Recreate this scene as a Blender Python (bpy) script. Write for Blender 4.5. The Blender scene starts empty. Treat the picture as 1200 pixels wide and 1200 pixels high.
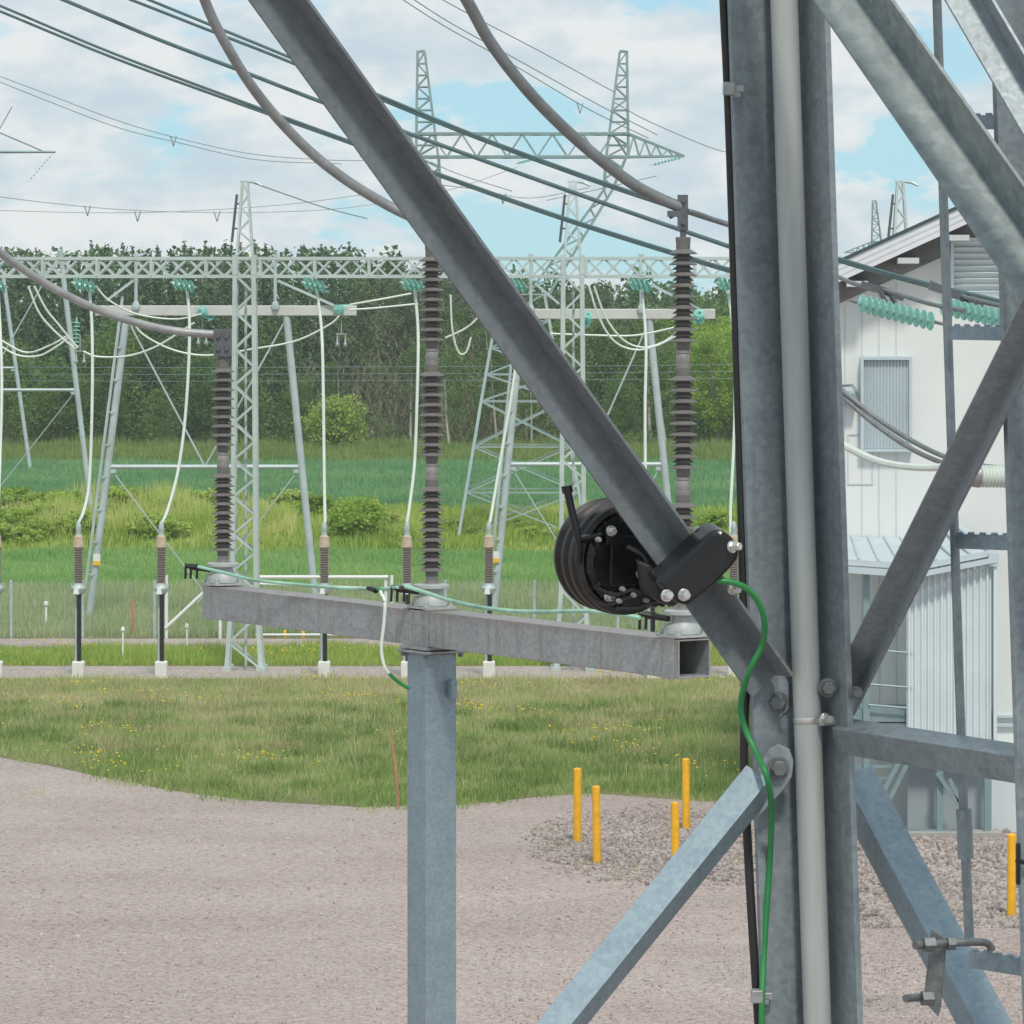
import bpy, bmesh, math, random
import numpy as np
from mathutils import Vector, Matrix

random.seed(11)
rng = np.random.default_rng(11)
R = math.radians
F, CX, CY, H = 4600.0, 600.0, 388.0, 8.0      # focal length and horizon of the photo in its own pixels, eye height in m

scene = bpy.context.scene
COL = scene.collection


def P(px, py, Y):
    return Vector(((px - CX) / F * Y, Y, H - (py - CY) / F * Y))


def G(px, py):
    Y = F * H / (py - CY)
    return Vector(((px - CX) / F * Y, Y, 0.0))


def th(Y):
    """height of the ground: flat yard, a weedy bank, then fields falling gently to the wood"""
    return float(np.interp(Y, [0, 143, 155, 260, 420, 3000], [0, 0, 0.9, 1.0, 1.0, 1.0]))


# ------------------------------------------------------------------ materials
def new_mat(name):
    m = bpy.data.materials.new(name)
    m.use_nodes = True
    nt = m.node_tree
    b = nt.nodes['Principled BSDF']
    return m, nt, b


def N(nt, t, **kw):
    n = nt.nodes.new(t)
    for k, v in kw.items():
        if k in n.inputs.keys():
            n.inputs[k].default_value = v
        else:
            setattr(n, k, v)
    return n


def ramp(nt, stops):
    n = nt.nodes.new('ShaderNodeValToRGB')
    e = n.color_ramp.elements
    while len(e) < len(stops):
        e.new(0.5)
    for i, (p, c) in enumerate(stops):
        e[i].position = p
        e[i].color = (c[0], c[1], c[2], 1)
    return n


def plain(name, col, rough=0.6, metal=0.0, var=0.12, scale=6.0, bump=0.0, spec=0.5, stretch=None):
    m, nt, b = new_mat(name)
    tc = N(nt, 'ShaderNodeTexCoord')
    mp = N(nt, 'ShaderNodeMapping')
    if stretch:
        mp.inputs['Scale'].default_value = stretch
    nz = N(nt, 'ShaderNodeTexNoise', Scale=scale, Detail=6.0, Roughness=0.65)
    c0 = [max(0, c * (1 - var)) for c in col]
    c1 = [min(1, c * (1 + var)) for c in col]
    rp = ramp(nt, [(0.3, c0), (0.7, c1)])
    L = nt.links
    L.new(tc.outputs['Object'], mp.inputs['Vector'])
    L.new(mp.outputs['Vector'], nz.inputs['Vector'])
    L.new(nz.outputs['Fac'], rp.inputs['Fac'])
    L.new(rp.outputs['Color'], b.inputs['Base Color'])
    b.inputs['Roughness'].default_value = rough
    b.inputs['Metallic'].default_value = metal
    b.inputs['Specular IOR Level'].default_value = spec
    if bump:
        bp = N(nt, 'ShaderNodeBump', Strength=bump, Distance=0.01)
        L.new(nz.outputs['Fac'], bp.inputs['Height'])
        L.new(bp.outputs['Normal'], b.inputs['Normal'])
    return m


def galv(name, dark, light, scale=55.0, metal=0.35, rough=0.48, grime=(0.10, 0.095, 0.085), grime_amt=0.35):
    """hot-dip galvanised steel: crystalline spangle, cloudy oxide and a few dirty runs"""
    m, nt, b = new_mat(name)
    L = nt.links
    tc = N(nt, 'ShaderNodeTexCoord')
    vo = N(nt, 'ShaderNodeTexVoronoi', Scale=scale)
    vo.feature = 'SMOOTH_F1'
    vo.inputs['Smoothness'].default_value = 0.35
    n1 = N(nt, 'ShaderNodeTexNoise', Scale=scale * 0.12, Detail=7.0, Roughness=0.7)
    n2 = N(nt, 'ShaderNodeTexNoise', Scale=scale * 1.6, Detail=4.0, Roughness=0.6)
    mp = N(nt, 'ShaderNodeMapping')
    mp.inputs['Scale'].default_value = (14, 14, 1.2)
    n3 = N(nt, 'ShaderNodeTexNoise', Scale=1.5, Detail=5.0, Roughness=0.6)
    for n in (vo, n1, n2):
        L.new(tc.outputs['Object'], n.inputs['Vector'])
    L.new(tc.outputs['Object'], mp.inputs['Vector'])
    L.new(mp.outputs['Vector'], n3.inputs['Vector'])
    sp = N(nt, 'ShaderNodeSeparateColor')
    L.new(vo.outputs['Color'], sp.inputs['Color'])
    a1 = N(nt, 'ShaderNodeMath', operation='MULTIPLY_ADD')
    a1.inputs[1].default_value = 0.24
    L.new(sp.outputs[0], a1.inputs[0])
    h1 = N(nt, 'ShaderNodeMath', operation='MULTIPLY')
    h1.inputs[1].default_value = 0.55
    L.new(n1.outputs['Fac'], h1.inputs[0])
    L.new(h1.outputs[0], a1.inputs[2])
    a2 = N(nt, 'ShaderNodeMath', operation='MULTIPLY_ADD')
    a2.inputs[1].default_value = 0.25
    L.new(n2.outputs['Fac'], a2.inputs[0])
    L.new(a1.outputs[0], a2.inputs[2])
    rp = ramp(nt, [(0.30, dark), (0.82, light)])
    L.new(a2.outputs[0], rp.inputs['Fac'])
    gr = ramp(nt, [(0.52, (0, 0, 0)), (0.78, (grime_amt,) * 3)])
    L.new(n3.outputs['Fac'], gr.inputs['Fac'])
    mx = N(nt, 'ShaderNodeMixRGB')
    mx.inputs[2].default_value = (*grime, 1)
    L.new(gr.outputs['Color'], mx.inputs[0])
    L.new(rp.outputs['Color'], mx.inputs[1])
    L.new(mx.outputs[0], b.inputs['Base Color'])
    b.inputs['Metallic'].default_value = metal
    rr = N(nt, 'ShaderNodeMapRange')
    rr.inputs[3].default_value = rough - 0.1
    rr.inputs[4].default_value = rough + 0.18
    L.new(n2.outputs['Fac'], rr.inputs[0])
    L.new(rr.outputs[0], b.inputs['Roughness'])
    bp = N(nt, 'ShaderNodeBump', Strength=0.12, Distance=0.002)
    L.new(n2.outputs['Fac'], bp.inputs['Height'])
    L.new(bp.outputs['Normal'], b.inputs['Normal'])
    return m


def leafy(name, stops, rough=0.6, trans=0.25, noise_scale=0.9):
    """foliage and grass: each blade carries its own tint, each plant its own shift, clumps vary slowly"""
    m, nt, b = new_mat(name)
    L = nt.links
    at = N(nt, 'ShaderNodeAttribute', attribute_name='tint')
    oi = N(nt, 'ShaderNodeObjectInfo')
    tc = N(nt, 'ShaderNodeTexCoord')
    nz = N(nt, 'ShaderNodeTexNoise', Scale=noise_scale, Detail=3.0)
    L.new(tc.outputs['Object'], nz.inputs['Vector'])
    s1 = N(nt, 'ShaderNodeMath', operation='MULTIPLY_ADD')
    s1.inputs[1].default_value = 0.45
    L.new(at.outputs['Fac'], s1.inputs[0])
    s2 = N(nt, 'ShaderNodeMath', operation='MULTIPLY_ADD')
    s2.inputs[1].default_value = 0.55
    L.new(nz.outputs['Fac'], s2.inputs[0])
    L.new(s1.outputs[0], s2.inputs[2])
    s3 = N(nt, 'ShaderNodeMath', operation='MULTIPLY_ADD')
    s3.inputs[1].default_value = 0.42
    s1.inputs[2].default_value = -0.21
    L.new(oi.outputs['Random'], s3.inputs[0])
    L.new(s2.outputs[0], s3.inputs[2])
    rp = ramp(nt, stops)
    L.new(s3.outputs[0], rp.inputs['Fac'])
    L.new(rp.outputs['Color'], b.inputs['Base Color'])
    b.inputs['Roughness'].default_value = rough
    b.inputs['Specular IOR Level'].default_value = 0.25
    if trans:
        tr = N(nt, 'ShaderNodeBsdfTranslucent')
        L.new(rp.outputs['Color'], tr.inputs['Color'])
        ms = N(nt, 'ShaderNodeMixShader')
        ms.inputs[0].default_value = trans
        L.new(b.outputs[0], ms.inputs[1])
        L.new(tr.outputs[0], ms.inputs[2])
        L.new(ms.outputs[0], nt.nodes['Material Output'].inputs['Surface'])
    return m


def ground_mat(name, stops, scale, fine, bump=0.4, dist=0.03, stones=0.0, stretch=(1, 1, 1), streak=(1, 1, 1), big=0.45, detail=8.0):
    m, nt, b = new_mat(name)
    L = nt.links
    tc = N(nt, 'ShaderNodeTexCoord')
    mp = N(nt, 'ShaderNodeMapping')
    mp.inputs['Scale'].default_value = stretch
    L.new(tc.outputs['Object'], mp.inputs['Vector'])
    n1 = N(nt, 'ShaderNodeTexNoise', Scale=scale, Detail=detail, Roughness=0.62)
    n2 = N(nt, 'ShaderNodeTexNoise', Scale=fine, Detail=6.0, Roughness=0.75)
    mpl = N(nt, 'ShaderNodeMapping')
    mpl.inputs['Scale'].default_value = streak
    mpl.inputs['Rotation'].default_value = (0, 0, 0.12)
    L.new(mp.outputs['Vector'], mpl.inputs['Vector'])
    L.new(mpl.outputs['Vector'], n1.inputs['Vector'])
    L.new(mp.outputs['Vector'], n2.inputs['Vector'])
    a = N(nt, 'ShaderNodeMath', operation='MULTIPLY_ADD')
    a.inputs[1].default_value = 0.62
    L.new(n2.outputs['Fac'], a.inputs[0])
    h2 = N(nt, 'ShaderNodeMath', operation='MULTIPLY')
    h2.inputs[1].default_value = big
    L.new(n1.outputs['Fac'], h2.inputs[0])
    L.new(h2.outputs[0], a.inputs[2])
    rp = ramp(nt, stops)
    last = a
    hgt = n2.outputs['Fac']
    if stones:
        vo = N(nt, 'ShaderNodeTexVoronoi', Scale=stones)
        L.new(tc.outputs['Object'], vo.inputs['Vector'])
        sc = N(nt, 'ShaderNodeSeparateColor')
        L.new(vo.outputs['Color'], sc.inputs['Color'])
        st = N(nt, 'ShaderNodeMath', operation='MULTIPLY_ADD')
        st.inputs[1].default_value = 0.42
        L.new(sc.outputs[0], st.inputs[0])
        sb = N(nt, 'ShaderNodeMath', operation='SUBTRACT')
        sb.inputs[1].default_value = 0.21
        L.new(a.outputs[0], sb.inputs[0])
        L.new(sb.outputs[0], st.inputs[2])
        last = st
        iv = N(nt, 'ShaderNodeMath', operation='SUBTRACT')
        iv.inputs[0].default_value = 1.0
        L.new(vo.outputs['Distance'], iv.inputs[1])
        ad = N(nt, 'ShaderNodeMath', operation='ADD')
        L.new(iv.outputs[0], ad.inputs[0])
        L.new(n2.outputs['Fac'], ad.inputs[1])
        hgt = ad.outputs[0]
    L.new(last.outputs[0], rp.inputs['Fac'])
    L.new(rp.outputs['Color'], b.inputs['Base Color'])
    b.inputs['Roughness'].default_value = 0.9
    b.inputs['Specular IOR Level'].default_value = 0.2
    bp = N(nt, 'ShaderNodeBump', Strength=bump, Distance=dist)
    L.new(hgt, bp.inputs['Height'])
    L.new(bp.outputs['Normal'], b.inputs['Normal'])
    return m


M = {}
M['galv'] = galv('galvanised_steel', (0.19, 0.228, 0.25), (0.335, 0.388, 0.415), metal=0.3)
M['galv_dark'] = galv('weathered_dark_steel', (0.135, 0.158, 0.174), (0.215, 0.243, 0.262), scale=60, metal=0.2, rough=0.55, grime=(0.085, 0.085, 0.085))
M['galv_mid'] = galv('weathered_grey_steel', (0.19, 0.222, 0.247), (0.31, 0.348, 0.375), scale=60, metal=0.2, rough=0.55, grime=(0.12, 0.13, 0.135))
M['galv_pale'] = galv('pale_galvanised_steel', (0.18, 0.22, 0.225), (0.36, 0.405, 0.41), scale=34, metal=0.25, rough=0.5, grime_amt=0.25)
M['galv_beam'] = galv('streaky_galvanised_beam', (0.235, 0.25, 0.26), (0.42, 0.44, 0.45), scale=60, metal=0.25, rough=0.5, grime=(0.24, 0.17, 0.13), grime_amt=0.7)
# rust bleeding down from the beam's upper edges
nt = M['galv_beam'].node_tree
_b = nt.nodes['Principled BSDF']
_src = _b.inputs['Base Color'].links[0].from_socket
_tc = N(nt, 'ShaderNodeTexCoord')
_sx = N(nt, 'ShaderNodeSeparateXYZ')
nt.links.new(_tc.outputs['Object'], _sx.inputs[0])
_mr = N(nt, 'ShaderNodeMapRange')
_mr.inputs[1].default_value, _mr.inputs[2].default_value = 6.36, 6.45
nt.links.new(_sx.outputs['Z'], _mr.inputs[0])
_mp = N(nt, 'ShaderNodeMapping')
_mp.inputs['Scale'].default_value = (5, 5, 1.0)
_nz = N(nt, 'ShaderNodeTexNoise', Scale=1.6, Detail=7.0, Roughness=0.6)
nt.links.new(_tc.outputs['Object'], _mp.inputs['Vector'])
nt.links.new(_mp.outputs['Vector'], _nz.inputs['Vector'])
_ml = N(nt, 'ShaderNodeMath', operation='MULTIPLY')
nt.links.new(_mr.outputs[0], _ml.inputs[0])
nt.links.new(_nz.outputs['Fac'], _ml.inputs[1])
_rr = ramp(nt, [(0.22, (0, 0, 0)), (0.55, (0.5, 0.5, 0.5))])
nt.links.new(_ml.outputs[0], _rr.inputs['Fac'])
_mx = N(nt, 'ShaderNodeMixRGB')
_mx.inputs[2].default_value = (0.235, 0.165, 0.13, 1)
nt.links.new(_rr.outputs['Color'], _mx.inputs[0])
nt.links.new(_src, _mx.inputs[1])
nt.links.new(_mx.outputs[0], _b.inputs['Base Color'])
M['galv_post'] = galv('blue_galvanised_post', (0.20, 0.27, 0.32), (0.33, 0.41, 0.46), scale=70, metal=0.35, rough=0.45, grime_amt=0.15)
M['bolt'] = plain('zinc_bolt', (0.17, 0.185, 0.19), 0.5, 0.5, 0.3, 40)
M['clip'] = plain('dull_metal_clip', (0.34, 0.35, 0.35), 0.45, 0.5, 0.25, 30)
M['rope_pale'] = plain('pale_grey_conductor', (0.34, 0.35, 0.35), 0.5, 0.3, 0.22, 9)
M['rope_mid'] = plain('mid_grey_conductor', (0.25, 0.262, 0.268), 0.5, 0.3, 0.22, 9)
M['bright_bolt'] = plain('bright_bolt', (0.62, 0.62, 0.6), 0.3, 0.8, 0.15, 40)
M['conduit'] = plain('pale_grey_conduit', (0.40, 0.43, 0.42), 0.55, 0.15, 0.10, 5, stretch=(6, 6, 0.6))
M['black_cable'] = plain('black_cable_sheath', (0.022, 0.02, 0.022), 0.55, 0, 0.3, 8)
M['black_plastic'] = plain('black_reel_paint', (0.009, 0.009, 0.010), 0.26, 0, 0.6, 14)
M['black_rim'] = plain('dull_black_winding', (0.018, 0.015, 0.014), 0.5, 0, 0.5, 30, stretch=(1, 1, 3))
M['green_cable'] = plain('green_cable_sheath', (0.022, 0.225, 0.06), 0.45, 0, 0.15, 6)
M['green_white'] = plain('faded_green_cable_sheath', (0.30, 0.52, 0.40), 0.5, 0, 0.55, 2.2)
M['pale_cable'] = plain('pale_cable_sheath', (0.72, 0.78, 0.70), 0.5, 0, 0.1, 4)
M['arrester'] = plain('grey_brown_silicone', (0.150, 0.142, 0.136), 0.6, 0, 0.18, 14)
M['arrester_metal'] = plain('cast_aluminium_flange', (0.30, 0.29, 0.285), 0.45, 0.5, 0.2, 20)
M['clamp'] = plain('dull_grey_clamp', (0.115, 0.125, 0.135), 0.5, 0.3, 0.25, 20)
M['rope'] = plain('stranded_grey_conductor', (0.185, 0.20, 0.205), 0.5, 0.35, 0.22, 9)
M['wire'] = plain('weathered_teal_wire', (0.085, 0.150, 0.158), 0.5, 0.2, 0.2, 2)
M['wire_far'] = plain('far_aluminium_wire', (0.33, 0.37, 0.37), 0.5, 0.2, 0.1, 2)
M['wire_pale'] = plain('pale_aluminium_wire', (0.62, 0.68, 0.63), 0.5, 0.1, 0.1, 2)
M['gantry'] = plain('pale_gantry_steel', (0.47, 0.55, 0.535), 0.55, 0.15, 0.14, 1.5)
M['portal'] = plain('grey_tube_steel', (0.46, 0.54, 0.55), 0.5, 0.15, 0.15, 1.5)
M['portal_beam'] = plain('pale_pink_grey_beam', (0.56, 0.57, 0.55), 0.55, 0.1, 0.08, 1.5)
M['pylon'] = plain('teal_grey_pylon_steel', (0.235, 0.335, 0.34), 0.55, 0.1, 0.2, 1.2)
M['pylon_body'] = plain('grey_pylon_steel', (0.33, 0.42, 0.43), 0.55, 0.1, 0.15, 1.2)
M['porcelain'] = plain('grey_brown_porcelain', (0.25, 0.205, 0.185), 0.35, 0, 0.2, 8)
M['tan'] = plain('tan_cap', (0.50, 0.40, 0.29), 0.5, 0, 0.15, 8)
M['concrete'] = plain('white_concrete', (0.74, 0.73, 0.70), 0.8, 0, 0.08, 6, bump=0.2)
M['grey_concrete'] = plain('grey_concrete', (0.36, 0.35, 0.33), 0.85, 0, 0.15, 5, bump=0.2)
M['yellow'] = plain('yellow_post_paint', (0.84, 0.43, 0.012), 0.5, 0, 0.16, 7)
M['orange'] = plain('orange_stake_paint', (0.55, 0.15, 0.06), 0.6, 0, 0.2, 6)
M['copper'] = plain('rusty_copper_rod', (0.42, 0.20, 0.11), 0.6, 0.2, 0.3, 5)
M['white_paint'] = plain('white_paint', (0.74, 0.76, 0.74), 0.5, 0, 0.05, 4)
M['sign_yellow'] = plain('yellow_sign', (0.85, 0.50, 0.03), 0.5, 0, 0.05, 4)
M['wall'] = plain('white_wall_panel', (0.68, 0.715, 0.70), 0.6, 0, 0.035, 0.8)
M['wall_blue'] = plain('pale_blue_plinth', (0.60, 0.67, 0.69), 0.6, 0, 0.04, 1)
M['seam'] = plain('panel_seam', (0.54, 0.57, 0.58), 0.7, 0, 0.1, 2)
M['louvre'] = plain('pale_blue_louvre', (0.48, 0.57, 0.61), 0.5, 0.1, 0.06, 2)
M['ribbed'] = plain('corrugated_pale_sheet', (0.62, 0.70, 0.72), 0.5, 0.05, 0.06, 1.2)
M['roof'] = plain('dark_green_grey_roof', (0.035, 0.07, 0.075), 0.6, 0.0, 0.15, 2)
M['fascia'] = plain('pale_fascia', (0.66, 0.69, 0.73), 0.5, 0, 0.05, 2)
M['soffit_grey'] = plain('dark_soffit_and_band', (0.20, 0.205, 0.205), 0.8, 0, 0.3, 3)
M['porch_frame'] = plain('grey_green_porch_steel', (0.22, 0.31, 0.33), 0.5, 0.2, 0.12, 2)
M['porch_roof'] = plain('pale_porch_roof', (0.50, 0.58, 0.62), 0.5, 0.1, 0.08, 2)
M['grey_wall'] = plain('grey_lower_wall', (0.30, 0.355, 0.38), 0.7, 0, 0.08, 2)
M['bark'] = plain('grey_brown_bark', (0.16, 0.135, 0.11), 0.9, 0, 0.35, 5, bump=0.5, stretch=(4, 4, 0.7))
M['birch_bark'] = plain('pale_birch_bark', (0.42, 0.39, 0.34), 0.8, 0, 0.3, 3, stretch=(1, 1, 5))

m, nt, b = new_mat('green_insulator_glass')
b.inputs['Base Color'].default_value = (0.42, 0.86, 0.76, 1)
b.inputs['Roughness'].default_value = 0.12
b.inputs['Transmission Weight'].default_value = 0.6
b.inputs['IOR'].default_value = 1.45
M['glass'] = m

M['gravel'] = ground_mat('pinkish_gravel', [(0.2, (0.215, 0.164, 0.152)), (0.40, (0.345, 0.282, 0.258)), (0.62, (0.425, 0.352, 0.325)), (0.90, (0.56, 0.485, 0.455))], 0.35, 9.0, 0.5, 0.02, stones=26, streak=(0.5, 0.8, 1), big=0.45, detail=2.5)
M['path'] = ground_mat('pale_gravel_path', [(0.3, (0.24, 0.20, 0.18)), (0.55, (0.40, 0.345, 0.315)), (0.8, (0.50, 0.45, 0.41))], 0.5, 8.0, 0.3, 0.02, stones=20)
M['soil'] = ground_mat('grassy_soil', [(0.3, (0.08, 0.10, 0.04)), (0.52, (0.17, 0.18, 0.075)), (0.62, (0.26, 0.23, 0.12)), (0.8, (0.30, 0.27, 0.16))], 0.4, 6.0, 0.6, 0.05)
M['field'] = ground_mat('green_crop_field', [(0.3, (0.04, 0.10, 0.045)), (0.55, (0.075, 0.185, 0.08)), (0.8, (0.12, 0.24, 0.10))], 0.15, 5.0, 0.5, 0.05)
M['field_far'] = ground_mat('deep_green_crop_field', [(0.3, (0.03, 0.095, 0.05)), (0.55, (0.05, 0.15, 0.075)), (0.8, (0.08, 0.19, 0.09))], 0.12, 5.0, 0.5, 0.05)
M['leaf_mid'] = leafy('dull_scrub_leaves', [(0.1, (0.20, 0.31, 0.06)), (0.5, (0.38, 0.51, 0.12)), (0.9, (0.58, 0.63, 0.22))], 0.6, 0.4, 0.7)
M['twig'] = leafy('bare_twigs', [(0.1, (0.14, 0.13, 0.085)), (0.5, (0.24, 0.225, 0.15)), (0.9, (0.36, 0.335, 0.25))], 0.8, 0.0, 0.5)
M['stone'] = leafy('crushed_stone', [(0.05, (0.22, 0.185, 0.17)), (0.30, (0.35, 0.305, 0.285)), (0.62, (0.46, 0.405, 0.38)), (0.9, (0.62, 0.57, 0.54))], 0.85, 0.0, 0.6)
M['grass'] = leafy('lawn_grass', [(0.10, (0.10, 0.22, 0.035)), (0.36, (0.24, 0.39, 0.09)), (0.60, (0.42, 0.50, 0.19)), (0.80, (0.64, 0.59, 0.34)), (1.0, (0.80, 0.70, 0.50))], 0.6, 0.35, 0.5)
M['clump'] = leafy('dark_lawn_clumps', [(0.1, (0.08, 0.165, 0.035)), (0.5, (0.175, 0.285, 0.075)), (0.9, (0.32, 0.40, 0.14))], 0.6, 0.35, 0.8)
M['straw'] = leafy('straw_tufts', [(0.1, (0.38, 0.36, 0.18)), (0.5, (0.60, 0.53, 0.32)), (0.9, (0.78, 0.68, 0.48))], 0.7, 0.3, 0.8)
M['meadow'] = leafy('dull_meadow_grass', [(0.05, (0.11, 0.19, 0.05)), (0.4, (0.22, 0.31, 0.09)), (0.7, (0.34, 0.39, 0.14)), (1.0, (0.50, 0.46, 0.25))], 0.7, 0.3, 0.3)
M['verge'] = leafy('fresh_verge_grass', [(0.12, (0.13, 0.25, 0.04)), (0.5, (0.29, 0.46, 0.09)), (0.72, (0.44, 0.55, 0.13)), (0.9, (0.64, 0.58, 0.22))], 0.6, 0.35, 0.5)
M['weeds'] = leafy('rough_weeds', [(0.12, (0.17, 0.27, 0.12)), (0.42, (0.33, 0.45, 0.21)), (0.66, (0.50, 0.56, 0.30)), (0.9, (0.74, 0.64, 0.47))], 0.7, 0.35, 0.45)
M['bank'] = leafy('bank_weeds', [(0.1, (0.22, 0.37, 0.06)), (0.38, (0.44, 0.58, 0.13)), (0.6, (0.62, 0.66, 0.22)), (0.88, (0.78, 0.66, 0.42))], 0.65, 0.4, 0.3)
M['crop'] = leafy('crop_blades', [(0.0, (0.14, 0.27, 0.08)), (0.35, (0.23, 0.42, 0.13)), (0.6, (0.30, 0.49, 0.155)), (1.0, (0.48, 0.60, 0.23))], 0.55, 0.35, 0.12)
M['crop_far'] = leafy('far_crop_blades', [(0.0, (0.08, 0.20, 0.09)), (0.35, (0.145, 0.32, 0.145)), (0.6, (0.20, 0.39, 0.17)), (1.0, (0.33, 0.48, 0.22))], 0.55, 0.35, 0.12)
M['dandelion'] = plain('dandelion_yellow', (0.75, 0.55, 0.03), 0.6, 0, 0.1, 3)
M['spruce'] = leafy('spruce_needles', [(0.1, (0.04, 0.095, 0.045)), (0.5, (0.08, 0.165, 0.07)), (0.9, (0.14, 0.24, 0.095))], 0.7, 0.2, 0.6)
M['pine'] = leafy('pine_needles', [(0.1, (0.07, 0.115, 0.06)), (0.5, (0.12, 0.18, 0.08)), (0.9, (0.20, 0.25, 0.115))], 0.7, 0.2, 0.6)
M['leaf'] = leafy('broad_leaves', [(0.1, (0.065, 0.13, 0.04)), (0.45, (0.125, 0.23, 0.065)), (0.7, (0.19, 0.31, 0.085)), (0.95, (0.28, 0.40, 0.12))], 0.55, 0.4, 0.55)
M['leaf_bright'] = leafy('bright_spring_leaves', [(0.1, (0.18, 0.31, 0.045)), (0.5, (0.36, 0.52, 0.09)), (0.9, (0.56, 0.68, 0.18))], 0.55, 0.45, 0.7)


# ------------------------------------------------------------------ mesh builder
class MB:
    def __init__(self):
        self.v, self.f = [], []
        self.smooth = False

    def quadstrip(self, rings, closed=True, cap=True):
        base = len(self.v)
        n = len(rings[0])
        for r in rings:
            self.v += [tuple(p) for p in r]
        for i in range(len(rings) - 1):
            for j in range(n if closed else n - 1):
                k = (j + 1) % n
                self.f.append((base + i * n + j, base + i * n + k, base + (i + 1) * n + k, base + (i + 1) * n + j))
        if cap and closed:
            self.f.append(tuple(base + j for j in reversed(range(n))))
            self.f.append(tuple(base + (len(rings) - 1) * n + j for j in range(n)))
        return self

    def box(self, c, sx, sy, sz, ax=None):
        """box of full sizes about centre c; ax = three axis vectors"""
        c = Vector(c)
        ax = ax or (Vector((1, 0, 0)), Vector((0, 1, 0)), Vector((0, 0, 1)))
        u, v, w = [Vector(a).normalized() for a in ax]
        u, v, w = u * sx / 2, v * sy / 2, w * sz / 2
        r0 = [c - u - v - w, c + u - v - w, c + u + v - w, c - u + v - w]
        r1 = [p + w * 2 for p in r0]
        return self.quadstrip([r0, r1])

    def tube(self, pts, r, n=6, twist=0.0, cap=True):
        pts = [Vector(p) for p in pts]
        rs = r if isinstance(r, (list, tuple)) else [r] * len(pts)
        rings, up = [], None
        for i, p in enumerate(pts):
            t = (pts[min(i + 1, len(pts) - 1)] - pts[max(i - 1, 0)]).normalized()
            if up is None:
                up = Vector((0, 1, 0)) if abs(t.y) < 0.9 else Vector((1, 0, 0))
            a = (up - t * up.dot(t)).normalized()
            bb = t.cross(a)
            up = a
            rings.append([p + (a * math.cos(2 * math.pi * k / n + twist) + bb * math.sin(2 * math.pi * k / n + twist)) * rs[i] for k in range(n)])
        return self.quadstrip(rings, cap=cap)

    def bar(self, p0, p1, w):
        return self.tube([p0, p1], w * 0.7071, 4, math.pi / 4)

    def lathe(self, prof, c, axis=(0, 0, 1), n=20, cap=True):
        """prof: list of (radius, distance along axis)"""
        c = Vector(c)
        t = Vector(axis).normalized()
        up = Vector((1, 0, 0)) if abs(t.x) < 0.9 else Vector((0, 1, 0))
        a = (up - t * up.dot(t)).normalized()
        bb = t.cross(a)
        rings = [[c + t * z + (a * math.cos(2 * math.pi * k / n) + bb * math.sin(2 * math.pi * k / n)) * max(r, 1e-4) for k in range(n)] for r, z in prof]
        return self.quadstrip(rings, cap=cap)

    def prism(self, outline, depth):
        """outline: list of points (Vector), extruded by the vector depth"""
        d = Vector(depth)
        return self.quadstrip([[Vector(p) for p in outline], [Vector(p) + d for p in outline]])

    def angle(self, p0, p1, wd, od, a, t):
        """L section: heel along p0-p1, one flange along wd, the other along od"""
        p0, p1 = Vector(p0), Vector(p1)
        wd, od = Vector(wd).normalized(), Vector(od).normalized()
        sec = [(0, 0), (a, 0), (a, t), (t, t), (t, a), (0, a)]
        r0 = [p0 + wd * x + od * y for x, y in sec]
        r1 = [p1 + wd * x + od * y for x, y in sec]
        return self.quadstrip([r0, r1])

    def build(self, name, mat, parent=None, loc=None, smooth=False, bevel=0.0):
        off = Vector((0, 0, 0))
        if parent is not None:
            off = Vector(parent['_o'])
        elif loc is not None:
            off = Vector(loc)
        me = bpy.data.meshes.new(name)
        me.from_pydata([tuple(Vector(p) - off) for p in self.v], [], self.f)
        me.validate()
        bm = bmesh.new()
        bm.from_mesh(me)
        bmesh.ops.recalc_face_normals(bm, faces=bm.faces)
        bm.to_mesh(me)
        bm.free()
        o = bpy.data.objects.new(name, me)
        COL.objects.link(o)
        me.materials.append(mat)
        if smooth:
            me.polygons.foreach_set('use_smooth', [True] * len(me.polygons))
            try:
                me.set_sharp_from_angle(angle=R(38))
            except Exception:
                pass
        if bevel:
            bv = o.modifiers.new('edge', 'BEVEL')
            bv.width = bevel
            bv.segments = 2
            bv.limit_method = 'ANGLE'
            bv.angle_limit = R(40)
        o['_o'] = tuple(off)
        if parent is not None:
            o.parent = parent
        elif loc is not None:
            o.location = off
        return o


def tag(o, label=None, cat=None, group=None, kind=None):
    if label: o['label'] = label
    if cat: o['category'] = cat
    if group: o['group'] = group
    if kind: o['kind'] = kind
    return o


def thing(name, label, cat, loc, group=None):
    o = bpy.data.objects.new(name, None)
    o.empty_display_size = 0.2
    COL.objects.link(o)
    o.location = loc
    o['_o'] = tuple(Vector(loc))
    return tag(o, label, cat, group)


def copy_tree(o, loc=None, parent=None, label=None):
    c = o.copy()
    COL.objects.link(c)
    if parent is not None:
        c.parent = parent
    if loc is not None:
        c.location = loc
        c['_o'] = tuple(Vector(loc))
    if label:
        c['label'] = label
    for ch in list(o.children):
        copy_tree(ch, None, c)
    return c


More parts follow.
